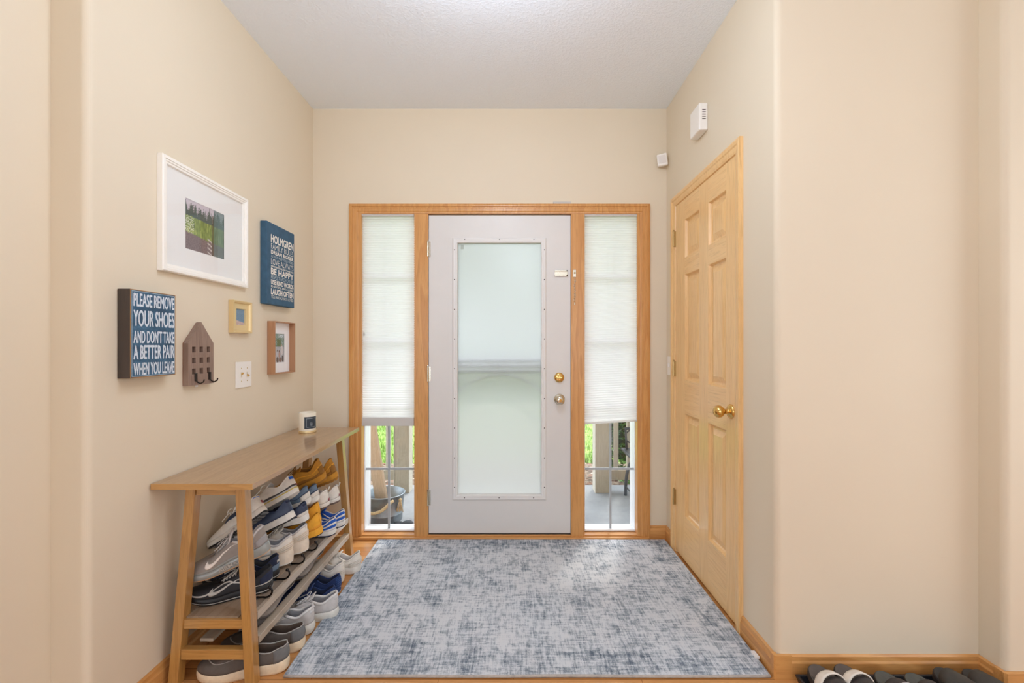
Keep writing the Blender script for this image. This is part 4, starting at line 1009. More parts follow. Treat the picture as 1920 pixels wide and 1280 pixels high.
dgrey = sm('dark_grey_lining', (84, 82, 82), 0.9); mgrey = sm('mid_grey_lining', (142, 142, 146), 0.9); tan = sm('tan_rubber', (188, 150, 112), 0.6); red = sm('dull_red', (150, 70, 78), 0.5); yline = sm('yellow_line', (222, 196, 70), 0.5)
swht = sm('white_mark', (240, 232, 224), 0.5); brn = sm('charcoal_brown_canvas', (96, 88, 82), 0.85, 0.4, 600); brnl = sm('brown_pile_lining', (86, 72, 62), 0.95, 0.6, 300); lint = sm('light_piping', (168, 164, 160), 0.7)

AIR = dict(sole=(0.040, 0.028), m_out=tan, m_mid=trans, m_up=grey_mesh, m_lin=mgrey, m_lac=lgrey, m_col=lgrey, m_ton=lgrey, bulge=1.07, collar=0.100, dip=0.070, throat=0.092, roll=0.0055, tongue_top=0.130, outsole_t=0.005)
BLK = dict(sole=(0.034, 0.026), m_out=blackr, m_mid=blackr, m_up=black, m_lin=black, m_lac=slv, m_line=slv, line_t=(0.02, 0.16), bulge=1.06, collar=0.092, spring=0.024)
def wavy(m): # raised wavy trim along the side, as on the black pair
    def f(s):
        for side in (1, -1):
            s.side_curve('side_trim', m, [(0.30, 0.40, 0.47), (0.42, 0.46, 0.55), (0.52, 0.62, 0.72), (0.60, 0.66, 0.77), (0.68, 0.52, 0.64), (0.76, 0.22, 0.36), (0.86, 0.10, 0.22), (0.97, 0.08, 0.20)], side)
    return f
rack_group = None
sh = []
def pl(px, py, Y): return ((px - PX) / F * Y, Y, EYE - (py - PY) / F * Y)
def shoe(label, P, loc, a=0, pitch=0, roll=0, name='sneaker', cat_='shoe', **kw):
    Q = dict(P); Q.update(kw); return Shoe(name, label, cat_, Q, loc, a, pitch, roll)
ZS = 0.2435
# upper shelf, lower layer, from the near end
shoe('black sneaker with silver wavy side trim on the rack shelf, nearest the viewer', BLK, (-0.985, 1.860, ZS), 24, 0, 0, extra=[wavy(slv), swoosh(slv), swoosh(slv, -1), heelpanel(dnavy, lambda t: 0.6 + 0.2 * sin(pi * t)), band(slv, 0.02, 0.10, u1=0.3)])
shoe('black sneaker with blue-grey heel behind the nearest black one on the rack', BLK, (-1.008, 1.955, ZS), 22, 0, 0, W=0.9, L=0.278, m_up=dnavy, extra=[wavy(slv), heelpanel(gblue, lambda t: 0.35), heeltab(slv, 0.45, 0.62)])
shoe('grey running shoe with a big white tick mark, tilted on top of the black sneakers', AIR, (-0.985, 1.850, 0.405), 24, 15.5, 0, extra=[swoosh(swht), swoosh(swht, -1), mudguard(trans, 0.10, 'sole_wrap'), sole_text('AIRMAX', slv, 0.34, 0.60), heelpanel(sm('heel_grey', (158, 156, 158), 0.5), lambda t: 0.4)], m_out=tan)
shoe('white shoe with black lugged sole, nose down behind the grey running shoe', dict(sole=(0.030, 0.024), m_out=blackr, m_mid=white, m_up=white, m_lin=dnavy, m_lac=white, lugs=True, m_lug=sm('tread_grey', (120, 120, 122), 0.6)), (-1.056, 1.955, 0.520), 14, 36, 24, L=0.262, W=0.9, extra=[badge(red), flat_panel(navy, 0.2, 0.6, 0.5, 0.9), heeltab(blue, 0.86, 1.0, 6)])
WV = dict(sole=(0.062, 0.042), m_out=wsole, m_mid=cream, m_up=white, m_lin=mgrey, m_lac=white, bulge=1.05, collar=0.094, dip=0.066, roll=0.0045, m_col=lgrey)
shoe('cream thick-soled sneaker on the shelf with its heel under the grey running shoe', WV, (-0.992, 2.052, 0.262), 20, 3, 0, W=0.88, extra=[ribs(cream, 4, -0.0, 0.5, 12, 'sole_wave'), heeltab(white, 0.7, 1.0)])
shoe('cream thick-soled sneaker with grey lining beside the first hook row on the shelf', WV, (-0.972, 2.163, 0.266), 20, 4, 0, W=0.88, extra=[ribs(cream, 4, -0.0, 0.5, 12, 'sole_wave'), heeltab(white, 0.7, 1.0)])
NV = dict(sole=(0.034, 0.028), m_out=blackr, m_mid=wsole, m_up=navy, m_lin=dnavy, m_lac=dnavy, bulge=1.01, outsole_t=0.004, collar=0.09)
shoe('navy leather sneaker with white sole, tilted steeply in the middle of the pile', NV, (-0.995, 2.085, 0.445), 16, 23, 16, W=0.9, extra=[heeltab(dnavy, 0.72, 1.0, 5)])
shoe('navy leather sneaker with white heel and dark sole just left of the yellow knit shoe', NV, (-0.980, 2.185, 0.395), 10, 9, 0, W=0.9, extra=[heeltab(dnavy, 0.72, 1.0, 5), heelpanel(white, lambda t: 0.22)])
shoe('white and blue sneaker with a yellow line in its sole above the navy pair', dict(sole=(0.034, 0.028), m_out=wsole, m_mid=wsole, m_line=yline, line_t=(0.55, 0.7), m_up=white, m_lin=blue, m_lac=white), (-1.000, 2.125, 0.548), 12, 28, 24, W=0.9, extra=[mudguard(dgrey, 0.12), heeltab(blue, 0.6, 1.0, 5), badge(red, 0.02, 0.14)])
GB = dict(sole=(0.030, 0.024), m_out=sm('pale_tread', (206, 192, 176), 0.6), m_mid=wsole, m_up=gblue, m_lin=gblue, m_lac=white, collar=0.09, roll=0.005)
shoe('grey-blue sneaker, the left one of its pair, behind the white and blue sneaker', GB, (-1.005, 2.268, 0.450), 12, 14, 0, W=0.9, L=0.28, extra=[heelpanel(white, lambda t: 0.42), band(navy, 0.44, 0.52, u1=0.4), flat_panel(white, 0.3, 0.6, 0.5, 0.75)])
shoe('grey-blue sneaker, the right one of its pair, below the mustard shoes', GB, (-1.002, 2.358, 0.432), 12, 12, 0, W=0.9, L=0.28, extra=[heelpanel(white, lambda t: 0.34), band(navy, 0.36, 0.46, u1=0.4), flat_panel(white, 0.3, 0.7, 0.5, 0.78)])
WH = dict(sole=(0.028, 0.022), m_out=sm('brown_tread', (110, 92, 84), 0.7), m_mid=white, m_up=white, m_lin=lgrey, m_lac=white, collar=0.098, roll=0.004, outsole_t=0.010)
shoe('white sneaker with red heel badge, left of its pair below the mustard shoes', WH, (-0.975, 2.418, 0.378), 8, 8, 0, W=0.9, extra=[badge(red, 0.02, 0.20, 1.8), heeltab(white, 0.8, 1.0), pull_loop(white)])
shoe('white sneaker with red heel badge, right of its pair beside the far leg', WH, (-0.955, 2.510, 0.372), 6, 8, 0, W=0.9, extra=[badge(red, 0.02, 0.20, 1.8), heeltab(white, 0.8, 1.0), pull_loop(white)])
YL = dict(sole=(0.038, 0.026), m_out=blackr, m_mid=yel, m_up=yel, m_lin=yel, m_lac=yel, collar=0.100, dip=0.070, bulge=1.04)
shoe('golden yellow knit sneaker with a white side label, heel raised above the hooks', YL, (-0.945, 2.262, 0.300), 18, 10.5, 4, W=0.92, extra=[flat_panel(swht, 0.22, 0.36, 0.28, 0.36), heeltab(yel, 0.1, 1.0, 3), mudguard(sm('amber_foam', (226, 152, 40), 0.6), 0.16)])
shoe('golden yellow knit sneaker half hidden behind its mate', YL, (-0.985, 2.335, 0.326), 14, 7, 0, W=0.86, extra=[heeltab(yel, 0.1, 1.0, 3)])
BL = dict(sole=(0.030, 0.024), m_out=dnavy, m_mid=wsole, m_up=blue, m_lin=blue, m_lac=white, collar=0.092, outsole_t=0.007, roll=0.003, m_col=white)
shoe('blue and white striped sneaker on the shelf right of the yellow pair', BL, (-0.93, 2.385, 0.2445), 8, 0, 0, W=0.9, extra=[band(white, 0.02, 0.16, u1=0.5), band(white, 0.40, 0.58, u1=0.4), badge(swht, 0.78, 0.92, 1.6)])
shoe('blue and white striped sneaker at the far end of the shelf by the leg', BL, (-0.925, 2.495, 0.2445), 6, 0, 0, W=0.9, extra=[band(white, 0.02, 0.16, u1=0.5), band(white, 0.40, 0.58, u1=0.4), badge(swht, 0.78, 0.92, 1.6)])
MU = dict(sole=(0.042, 0.030), m_out=dmust, m_mid=must, m_up=must, m_lin=dmust, m_lac=dmust, collar=0.112, dip=0.074, throat=0.094, bulge=1.06, lugs=True, m_lug=must, outsole_t=0.012)
shoe('mustard hiking shoe seen from the side on top of the pile', MU, (-0.995, 2.435, 0.524), 20, 20, -6, extra=[mudguard(dmust, 0.20), heelpanel(dmust, lambda t: 0.5, 7), band(yel, 0.46, 0.54, u1=0.7)])
shoe('mustard hiking shoe at the far top of the pile beside the far leg', MU, (-0.975, 2.545, 0.492), 12, 19, 0, W=0.9, extra=[mudguard(dmust, 0.20), heelpanel(dmust, lambda t: 0.5, 7), band(yel, 0.46, 0.54, u1=0.6)])

# lower shelf: flat grey shoes with the toes to the room
FL = dict(bow=False, sole=(0.018, 0.016), m_out=dgrey, m_mid=dgrey, m_up=sm('grey_brown_knit', (138, 130, 124), 0.9, 0.5, 600), m_lin=dgrey, m_lac=lgrey, W=0.85, xe=0.78, collar=0.058, dip=0.050, throat=0.058, vamp=0.048, tongue_top=0.060, spring=0.006, roll=0.002, L=0.285)
shoe('flat grey laced shoe lying lengthwise on the lower slats, at the near end', FL, (-1.012, 2.035, 0.1835), 90, 0, -40)
shoe('flat grey laced shoe lying lengthwise on the lower slats, beyond the near one', FL, (-1.012, 2.345, 0.1835), 90, 0, -40)

# floor in front of and under the rack
NB = dict(sole=(0.044, 0.030), m_out=tan, m_mid=wsole, m_up=white, m_lin=lgrey, m_lac=white, bulge=1.04, collar=0.096, roll=0.004)
shoe('off-white chunky sneaker on the floor past the far end of the slats', NB, (-0.835, 2.485, 0.0), 4, 0, extra=[ribs(white, 4, 0.0, 0.5, 10, 'side_fold')])
shoe('off-white sneaker heel on the floor, second from the far end', NB, (-0.885, 2.375, 0.0), 4, 0, extra=[heeltab(white, 0.6, 1.0), ribs(white, 3, 0.0, 0.4, 8, 'side_fold')])
NP = dict(sole=(0.030, 0.022), m_out=wsole, m_mid=sm('navy_foam', (40, 66, 118), 0.6), m_up=sm('navy_knit', (36, 56, 104), 0.8, 0.4, 500), m_lin=dnavy, m_lac=white, collar=0.090)
npr = sm('navy_rib', (46, 78, 138), 0.6)
shoe('navy ribbed-heel sneaker on the floor, the farther one of its pair', NP, (-0.865, 2.275, 0.0), 6, 0, extra=[ribs(npr, 6, 0.0, 0.95, 6), badge(swht, -0.05, 0.08, 2.0)])
shoe('navy ribbed-heel sneaker on the floor, the nearer one of its pair', NP, (-0.850, 2.170, 0.0), 8, 0, extra=[ribs(npr, 6, 0.0, 0.95, 6), badge(swht, -0.05, 0.08, 2.0)])
LG = dict(sole=(0.042, 0.030), m_out=palew, m_mid=palew, m_up=lgrey, m_lin=mgrey, m_lac=lgrey, m_col=sm('pale_collar', (214, 212, 210), 0.7), bulge=1.09, collar=0.100, dip=0.072, throat=0.084, roll=0.0055)
shoe('light grey running shoe with milky sole sticking out furthest onto the rug edge', LG, (-0.800, 2.075, 0.0), 10, 0, 0, W=0.92, extra=[swoosh(white), swoosh(white, -1), heeltab(sm('pale_grey_tab', (208, 206, 206), 0.6), 0.62, 1.0, 5)])
shoe('light grey running shoe with milky sole between its mate and the grey slip-ons', LG, (-0.862, 1.968, 0.0), 10, 0, 0, W=0.9, extra=[swoosh(white), swoosh(white, -1), heeltab(sm('pale_grey_tab', (208, 206, 206), 0.6), 0.62, 1.0, 5)])
SL = dict(L=0.318, W=1.06, sole=(0.042, 0.032), m_out=sm('pale_tan_rubber', (214, 184, 148), 0.6), m_mid=sm('cream_rubber', (226, 206, 176), 0.5), m_up=brn, m_lin=brnl, m_lac=brn, laces=False, tongue=False, collar=0.086, dip=0.072, throat=0.080, vamp=0.078, xe=0.60, gap=0.030, roll=0.0022, m_col=lint, roll_to=0.9, spring=0.010, bulge=1.03)
def slip_trim(s):
    for side in (1, -1):
        s.side_curve('piping', lint, [(0.46, 0.80, 0.83), (0.62, 0.62, 0.65), (0.80, 0.50, 0.53), (0.95, 0.52, 0.55), (0.995, 0.54, 0.57)], side)
shoe('charcoal slip-on shoe with cream sole on the floor, second from the near end', SL, (-0.855, 1.865, 0.0), 10, 0, name='slip_on_shoe', extra=[slip_trim, heelpanel(sm('grey_counter', (110, 110, 110), 0.8), lambda t: 0.9, 9)])
shoe('charcoal slip-on shoe with cream sole on the floor, nearest the viewer', SL, (-0.862, 1.748, 0.0), 10, 0, name='slip_on_shoe', extra=[slip_trim, heelpanel(sm('grey_counter', (110, 110, 110), 0.8), lambda t: 0.9, 9)])

# ---------------------------------------------------------------- boot tray and sandals in the alcove
bt = thing('boot_tray', 'shallow black boot tray on the floor against the alcove baseboard', 'boot tray', (1.36, 1.50, 0))
M_TRAY = plain('black_tray_plastic', srgb(38, 38, 42), 0.45, 0, 200, 0.05)
TX0, TX1, TY0, TY1 = 1.030, 1.700, 1.290, 1.668
tm = lambda a, b, h: (a, b, h)
MB().frame((TX0, TY0, TX1, TY1), [(0.010, 0.0005), (0.004, 0.018), (0, 0.029), (0.003, 0.032), (0.011, 0.031), (0.018, 0.010), (0.024, 0.006)], tm, fill=True).build('tray', M_TRAY, bt, bevel=0.002)
def sandal(label, x, y, rot, foot, strap, pad, kind='band', name='sandal', z=0.0065):
    """toe towards +Y, origin at the toe end of the sole"""
    L_ = 0.27; t = thing(name, label, 'sandal', (0, 0, 0)); t.location = (0, 0, 0)
    tab = [(0, 0), (0.02, 0.020), (0.08, 0.036), (0.2, 0.047), (0.35, 0.048), (0.55, 0.040), (0.75, 0.036), (0.9, 0.034), (0.97, 0.022), (1, 0)]
    up = [(hw_, -u * L_) for u, hw_ in tab]; dn = [(-hw_, -u * L_) for u, hw_ in tab[1:-1]][::-1]
    o_ = cat(up + dn, True, 3); n = len(o_); c = (0, -L_ / 2)
    def rg(k, z_): return [((px_ - c[0]) * k, c[1] + (py_ - c[1]) * (1 - (1 - k) * 0.4), z_ + 0.006 * max(0, 1 + py_ / 0.07) ** 2) for px_, py_ in o_]
    def lf(rs, caps=True):
        q = MB(); q.add([p for r_ in rs for p in r_], [(a * n + j, a * n + (j + 1) % n, (a + 1) * n + (j + 1) % n, (a + 1) * n + j) for a in range(len(rs) - 1) for j in range(n)] + ([tuple(range(n)), tuple((len(rs) - 1) * n + j for j in range(n))] if caps else [])); return q
    lf([rg(0.95, 0), rg(1, 0.003), rg(1.0, 0.020), rg(0.97, 0.024)]).build('sole', M_TRAY if kind == 'clog' else blackr, t)
    lf([rg(0.955, 0.0235), rg(0.94, 0.026), rg(0.88, 0.0245)]).build('footbed', foot, t, smooth=True)
    def strp(y0, y1, hgt, m, nm, th=0.004, off=0.0, front=1.0):
        q = MB(); vs = []; fs = []; K = 14
        for j in range(5):
            yy = y0 + (y1 - y0) * j / 4; hw_ = interp(tab, -yy / L_) * 1.0 + 0.003 + off
            hg = hgt * (1 - 0.25 * (1 - j / 4) * front)
            for k in range(K + 1):
                a_ = pi * k / K; vs.append((hw_ * cos(a_), yy - 0.02 * (1 - sin(a_)), 0.012 + (hg + off) * sin(a_) ** 0.75))
        for j in range(4):
            for k in range(K): e = j * (K + 1) + k; fs.append((e, e + 1, e + K + 2, e + K + 1))
        q.add(vs, fs).build(nm, m, t, smooth=True, solid=th)
    if kind == 'band':
        strp(-0.085, -0.150, 0.062, pad, 'strap_pad', 0.005); strp(-0.055, -0.082, 0.056, strap, 'strap_edge', 0.005, 0.002)
        strp(-0.152, -0.165, 0.066, strap, 'strap_edge', 0.005, 0.002)
    elif kind == 'cross':
        strp(-0.060, -0.130, 0.056, strap, 'strap', 0.004)
        MB().box(-0.012, 0.012, -0.108, -0.100, 0.068, 0.074).build('label', sm('strap_label', (190, 186, 190), 0.5), t)
    else:
        strp(-0.030, -0.165, 0.064, strap, 'vamp', 0.005, 0.0, 1.6)
        strp(-0.160, -0.168, 0.066, pad, 'collar_trim', 0.006, 0.002)
    t.location = (x, y, z); t.rotation_euler = (Matrix.Rotation(R(rot), 4, 'Z') @ Matrix.Rotation(math.asin((z - 0.0075) / 0.27), 4, 'X')).to_euler(); return t
ftb = sm('worn_brown_footbed', (92, 82, 76), 0.8, 0.3, 120); wst = sm('white_strap', (226, 216, 204), 0.5); dst = sm('dark_strap', (58, 52, 52), 0.6); fgr = sm('grey_green_footbed', (84, 84, 78), 0.8, 0.3, 120)
cl1 = sm('dark_grey_clog', (62, 60, 58), 0.55); cl2 = sm('olive_pad', (104, 102, 84), 0.8)
sandal('white-strapped dark slide sandal in the boot tray, leftmost', 1.083, 1.655, 8, ftb, wst, dst, z=0.050)
sandal('white-strapped dark slide sandal in the boot tray, second from the left', 1.178, 1.657, 8, ftb, wst, dst, z=0.050)
sandal('dark-strapped grey sandal in the boot tray beside the white-strapped pair', 1.312, 1.640, 4, fgr, dst, dst, 'cross', z=0.036)
sandal('dark-strapped grey sandal in the middle of the boot tray, partly cut by the picture edge', 1.416, 1.635, 4, fgr, dst, dst, 'cross', z=0.032)
sandal('dark grey clog in the boot tray, left one of the right-hand pair', 1.535, 1.655, 6, cl1, cl1, cl2, 'clog', 'clog', z=0.038)
sandal('dark grey clog in the boot tray, rightmost', 1.634, 1.650, 6, cl1, cl1, cl2, 'clog', 'clog', z=0.036)

# ---------------------------------------------------------------- porch and garden outside
ZP = -0.015
M_CONC = plain('grey_concrete', srgb(150, 152, 154), 0.8, 0, 6, 0.05, 0.2, 120)
struct(MB().box(-2.6, 2.6, 3.101, 4.08, ZP - 0.12, ZP).build('porch_floor', M_CONC), 'grey concrete porch slab outside the sidelights', 'porch')
M_POST = wood('weathered_beige_post', srgb(176, 164, 142), srgb(158, 146, 124), 'Z', 0.8, 0.4, 1.6, 0.3)
M_TRIM = plain('pale_beige_paint', srgb(196, 188, 172), 0.7, 0, 30, 0.03)
def post(x, label):
    t = thing('porch_post', label, 'post', (x, 3.915, ZP))
    MB().box(x - 0.060, x + 0.060, 3.858, 3.975, ZP, 2.6).build('shaft', M_POST, t, bevel=0.003)
    for dx in (-0.0665, 0.0605): MB().box(x + dx, x + dx + 0.006, 3.855, 3.978, ZP, 2.6).build('trim_board', M_TRIM, t)
post(-0.950, 'square beige porch post left of the entry, seen through the left sidelight'); post(0.757, 'square beige porch post right of the entry, seen through the right sidelight')
def railing(x0, x1, label, ys=3.92):
    t = thing('porch_railing', label, 'railing', ((x0 + x1) / 2, ys, ZP))
    MB().box(x0, x1, ys - 0.02, ys + 0.02, 0.085, 0.165).build('bottom_rail', M_POST, t); MB().box(x0, x1, ys - 0.03, ys + 0.03, 0.86, 0.91).build('top_rail', M_TRIM, t)
    n = int((x1 - x0) / 0.112)
    for k in range(n): x = x0 + (x1 - x0) * (k + 0.5) / n; MB().box(x - 0.018, x + 0.018, ys - 0.018, ys + 0.018, 0.165, 0.86).build('baluster', M_TRIM, t)
    MB().box((x0 + x1) / 2 - 0.02, (x0 + x1) / 2 + 0.02, ys - 0.02, ys + 0.02, ZP, 0.085).build('foot', M_POST, t)
railing(-2.1, -1.018, 'beige porch railing left of the left porch post'); railing(0.825, 1.95, 'beige porch railing right of the right porch post, behind the dark chair')
pr = struct(MB().box(-2.6, 2.6, 3.101, 4.35, 2.60, 2.68).build('porch_roof', M_TRIM), 'pale boarded porch ceiling above the entry', 'porch roof')
MB().box(-2.6, 2.6, 3.86, 3.97, 2.42, 2.60).build('beam', M_TRIM, pr)
# ground
M_LAWN, nt, p = newmat('lawn'); p.inputs['Roughness'].default_value = 0.9
v = objco(nt); f = noise(nt, v, 6, 5, 0.7)
nt.links.new(ramp(nt, f, [(0.3, srgb(92, 122, 46)), (0.5, srgb(122, 154, 60)), (0.7, srgb(154, 184, 86))]), p.inputs['Base Color'])
struct(MB().box(-14, 14, 4.08, 30, -0.45, -0.30).build('lawn_ground', M_LAWN), 'green lawn beyond the porch', 'lawn')
struct(MB().box(-6, 6, 4.081, 5.88, -0.30, -0.292).build('mulch_bed', plain('brown_mulch', srgb(130, 112, 92), 0.9, 0, 25, 0.2)), 'brown mulch bed between porch and lawn', 'flower bed')
def blades(name, m, n, x0, x1, y0, y1, z, h0, h1, wdt):
    q = MB(); vs = []; fs = []
    for k in range(n):
        x, y = random.uniform(x0, x1), y0 + (y1 - y0) * random.random() ** 1.6; a = random.uniform(0, pi); h = random.uniform(h0, h1); b = random.uniform(-0.03, 0.03)
        i = len(vs); vs += [(x - wdt * cos(a), y - wdt * sin(a), z), (x + wdt * cos(a), y + wdt * sin(a), z), (x + b, y + b, z + h)]; fs.append((i, i + 1, i + 2))
    q.add(vs, fs); return q
o = blades('grass', M_LAWN, 11000, -3.4, 3.4, 5.9, 10.5, -0.302, 0.05, 0.10, 0.006).build('grass_blades', M_LAWN)
tag(o, 'bright green grass growing on the lawn beyond the porch', 'grass', kind='stuff')
M_LEAF, nt, p = newmat('fallen_leaf'); p.inputs['Roughness'].default_value = 0.8
gi = nd(nt, 'ShaderNodeNewGeometry'); nt.links.new(ramp(nt, gi.outputs['Random Per Island'], [(0, srgb(96, 66, 48)), (0.4, srgb(150, 112, 88)), (0.7, srgb(206, 184, 166)), (1, srgb(120, 92, 70))]), p.inputs['Base Color'])
q = MB()
for k in range(2600):
    x, y = random.uniform(-3.0, 2.2), random.uniform(4.15, 5.85); a = random.uniform(0, 2 * pi); s_ = random.uniform(0.02, 0.04); M4 = Matrix.Translation((x, y, -0.285 + random.uniform(0, 0.03))) @ Matrix.Rotation(a, 4, 'Z') @ Matrix.Rotation(random.uniform(-0.7, 0.7), 4, 'X')
    q.add([M4 @ Vector(c) for c in ((-s_, 0, 0), (-0.3 * s_, 0.5 * s_, 0.004), (s_, 0, 0), (-0.3 * s_, -0.5 * s_, 0.004))], [(0, 1, 2, 3)])
o = q.build('leaf_litter', M_LEAF); tag(o, 'brown fallen leaves in the bed at the porch edge', 'leaves', kind='stuff')
# bush
bu = thing('bush', 'dark green leafy bush behind the right porch railing', 'bush', (1.45, 4.75, -0.30))
M_BUSH, nt, p = newmat('bush_leaf'); p.inputs['Roughness'].default_value = 0.45
gi = nd(nt, 'ShaderNodeNewGeometry'); nt.links.new(ramp(nt, gi.outputs['Random Per Island'], [(0, srgb(26, 54, 26)), (0.6, srgb(52, 96, 44)), (1, srgb(92, 140, 66))]), p.inputs['Base Color'])
q = MB()
for k in range(5200):
    th, ph_ = random.uniform(0, 2 * pi), math.acos(random.uniform(-0.75, 1)); rr = 0.62 + 0.1 * random.random(); d = Vector((sin(ph_) * cos(th) * 0.86, sin(ph_) * sin(th) * 0.8, cos(ph_) * 1.15)) * rr
    c_ = Vector((1.50, 4.85, 0.42)) + d; s_ = random.uniform(0.018, 0.034)
    M4 = Matrix.Translation(c_) @ Matrix.Rotation(random.uniform(0, 6.3), 4, 'Z') @ Matrix.Rotation(random.uniform(-1.2, 1.2), 4, 'X') @ Matrix.Rotation(random.uniform(-1, 1), 4, 'Y')
    q.add([M4 @ Vector(c) for c in ((-s_, 0, 0), (-0.1 * s_, 0.5 * s_, 0.003), (s_, 0, 0), (-0.1 * s_, -0.5 * s_, 0.003))], [(0, 1, 2, 3)])
q.build('foliage', M_BUSH, bu)
MB().lathe([(0.05, -0.30), (0.04, 0.0), (0.03, 0.5)], (1.50, 4.85, 0), 'Z', 10).build('stem', plain('bush_stem', srgb(84, 66, 50), 0.9), bu)
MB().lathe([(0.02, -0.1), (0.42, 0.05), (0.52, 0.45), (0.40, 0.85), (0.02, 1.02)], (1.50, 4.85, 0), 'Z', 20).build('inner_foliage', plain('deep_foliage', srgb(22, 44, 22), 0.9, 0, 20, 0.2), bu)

# galvanised tub with rope handle, plank, garden shoes
tb = thing('metal_bucket', 'galvanised metal tub with rope handles on the porch, left sidelight', 'bucket', (-0.93, 3.275, ZP))
M_GALV = plain('galvanised_steel', srgb(140, 150, 156), 0.42, 0.75, 9, 0.12)
bc = (-0.93, 3.275, ZP)
MB().lathe([(0.122, 0.0), (0.126, 0.004), (0.128, 0.05), (0.131, 0.053), (0.131, 0.058), (0.130, 0.06), (0.142, 0.185), (0.146, 0.187), (0.147, 0.192), (0.144, 0.196), (0.140, 0.193), (0.127, 0.06), (0.119, 0.008), (0.0, 0.007)], bc, 'Z', 48, cap=False).build('tub', M_GALV, tb, smooth=True)
MB().lathe([(0.0, 0.0005), (0.122, 0.0005), (0.122, 0.004), (0, 0.004)], bc, 'Z', 32, cap=False).build('base', M_GALV, tb)
M_ROPE = plain('straw_rope', srgb(196, 170, 128), 0.9, 0, 120, 0.15, 0.6, 200)
a0 = R(-62); a1 = R(-118)
pts = cat([(bc[0] + 0.150 * cos(R(-52)), bc[1] + 0.150 * sin(R(-52)), 0.155), (bc[0] + 0.160 * cos(R(-60)), bc[1] + 0.165 * sin(R(-60)), 0.150), (bc[0] + 0.160 * cos(R(-80)), bc[1] + 0.168 * sin(R(-80)), 0.105), (bc[0] + 0.160 * cos(R(-105)), bc[1] + 0.168 * sin(R(-105)), 0.085), (bc[0] + 0.158 * cos(R(-130)), bc[1] + 0.16 * sin(R(-130)), 0.10)], False, 6)
MB().tube(pts, 0.0105, 8).build('rope_handle', M_ROPE, tb, smooth=True)
q = MB(); kx, ky = bc[0] + 0.150 * cos(R(-28)), bc[1] + 0.150 * sin(R(-28))
for k in range(26):
    dx, dy = random.uniform(-0.018, 0.018), random.uniform(-0.008, 0.006); q.tube([(kx + dx * 0.25, ky + dy * 0.5 - 0.004, 0.15), (kx + dx * 0.7, ky + dy - 0.010, 0.118), (kx + dx * 1.25, ky + dy - 0.008, 0.072 + random.uniform(-0.008, 0.01))], 0.0022, 5)
q.lathe([(0.002, -0.012), (0.012, -0.006), (0.013, 0.004), (0.003, 0.012)], (kx, ky - 0.004, 0.15), 'Z', 10)
q.build('rope_tassel', M_ROPE, tb)
pk = MB(); M_PLK = wood('raw_plank', srgb(206, 178, 148), srgb(178, 150, 122), 'Z', 0.7, 0.5, 2.0, 0.3)
b_ = Vector((-0.945, 3.32, -0.004)); t_ = Vector((-1.055, 3.27, 0.80))
pk.bar(b_, t_, 0.022, 0.105, (0.9, -0.42, 0)); o = pk.build('wooden_plank', M_PLK, None, bevel=0.0015)
tag(o, 'raw wooden plank standing in the metal tub, leaning left', 'plank')
gs = thing('garden_glove', 'dark grey garden glove lying on the porch beside the tub', 'glove', (-0.745, 3.16, ZP))
M_GLV = plain('dark_glove', srgb(52, 56, 62), 0.8, 0, 60, 0.1); M_GLV2 = plain('grey_glove_back', srgb(140, 142, 146), 0.8, 0, 60, 0.06)
q = MB(); vs = []; fs = []; KX, KY = 14, 10
for j in range(KY + 1):
    for i in range(KX + 1):
        u, v_ = i / KX, j / KY; wd = 0.036 * (0.55 + 0.6 * sin(pi * min(1, u * 0.9 + 0.12))); x = -0.79 + 0.115 * u; y = 3.16 + (v_ - 0.5) * 2 * wd
        vs.append((x, y, ZP + 0.002 + 0.030 * (max(0, sin(pi * u)) ** 0.6) * (max(0, 1 - (2 * v_ - 1) ** 2)) ** 0.5 * (0.85 + 0.3 * nz(u * 6, v_ * 6, 31))))
for j in range(KY):
    for i in range(KX): e = j * (KX + 1) + i; fs.append((e, e + 1, e + KX + 2, e + KX + 1))
q.add(vs, fs).build('palm', M_GLV, gs, smooth=True, solid=0.003)
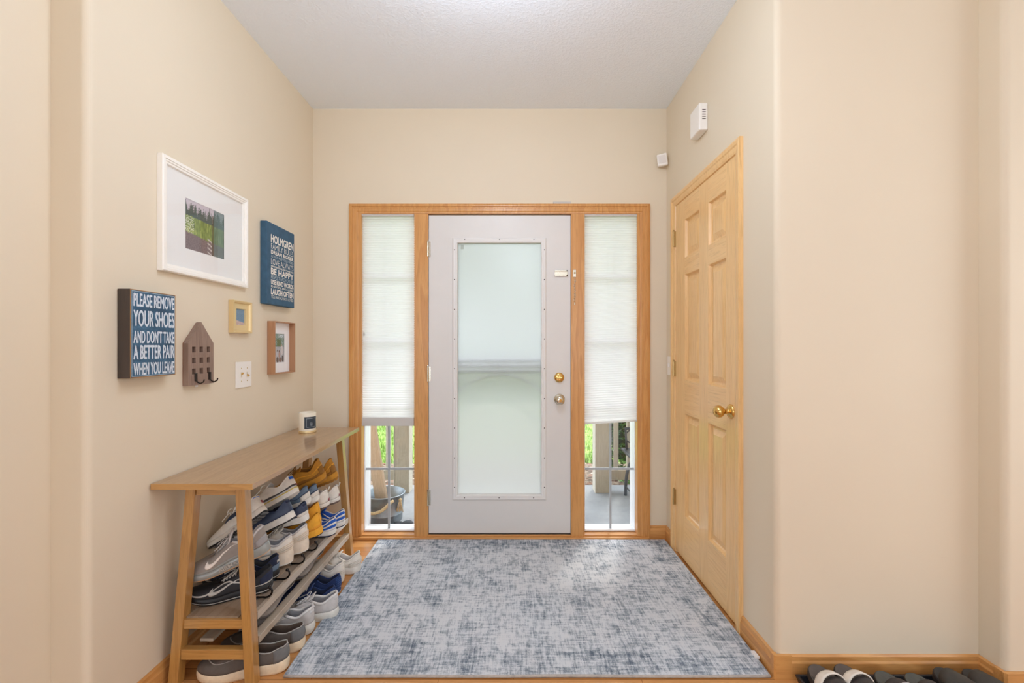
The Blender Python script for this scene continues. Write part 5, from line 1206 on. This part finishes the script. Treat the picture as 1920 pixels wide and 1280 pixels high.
for k in range(4): MB().tube([(-0.785, 3.135 + k * 0.016, ZP + 0.012), (-0.815, 3.130 + k * 0.017, ZP + 0.012), (-0.84 + 0.006 * abs(k - 1.5), 3.126 + k * 0.018, ZP + 0.009)], [0.010, 0.009, 0.006], 8).build('finger', M_GLV, gs, smooth=True)
MB().hexa([(-0.735, 3.15, ZP + 0.026), (-0.685, 3.14, ZP + 0.012), (-0.675, 3.205, ZP + 0.014), (-0.73, 3.21, ZP + 0.030)], [(-0.735, 3.15, ZP + 0.032), (-0.685, 3.14, ZP + 0.020), (-0.675, 3.205, ZP + 0.022), (-0.73, 3.21, ZP + 0.036)]).build('cuff', M_GLV2, gs, bevel=0.003)

# dark metal patio chair at the right edge of the right sidelight
pc = thing('patio_chair', 'dark grey metal patio chair on the porch, right sidelight', 'patio chair', (1.14, 3.72, ZP))
M_PAT = plain('dark_grey_metal', srgb(74, 80, 86), 0.45, 0.4)
MB().box(0.905, 1.36, 3.55, 3.95 - 0.10, 0.352, 0.372, ).build('seat', M_PAT, pc, bevel=0.006)
for yy in (3.58, 3.80):
    MB().tube(cat([(0.935, yy, ZP), (0.938, yy, 0.08), (0.948, yy, 0.17), (0.975, yy, 0.25), (1.02, yy, 0.30), (1.08, yy, 0.34)], False, 6), 0.013, 10).build('leg', M_PAT, pc, smooth=True)
    MB().tube([(1.32, yy, ZP), (1.32, yy, 0.36), (1.36, yy, 0.80)], 0.012, 10).build('leg', M_PAT, pc, smooth=True)
    ring = [(0.99 + 0.055 * cos(2 * pi * k / 20), yy, 0.475 + 0.055 * sin(2 * pi * k / 20)) for k in range(20)]
    MB().tube(ring, 0.006, 8, True).tube([(0.93, yy, 0.54), (1.33, yy, 0.56)], 0.012, 8).tube([(0.945, yy, 0.36), (0.935, yy, 0.54)], 0.010, 8).build('armrest', M_PAT, pc, smooth=True)
MB().box(1.335, 1.365, 3.58, 3.80, 0.50, 0.80).build('backrest', M_PAT, pc, bevel=0.006)
MB().tube([(0.937, 3.58, 0.06), (0.937, 3.80, 0.06)], 0.006, 8).build('stretcher', M_PAT, pc)
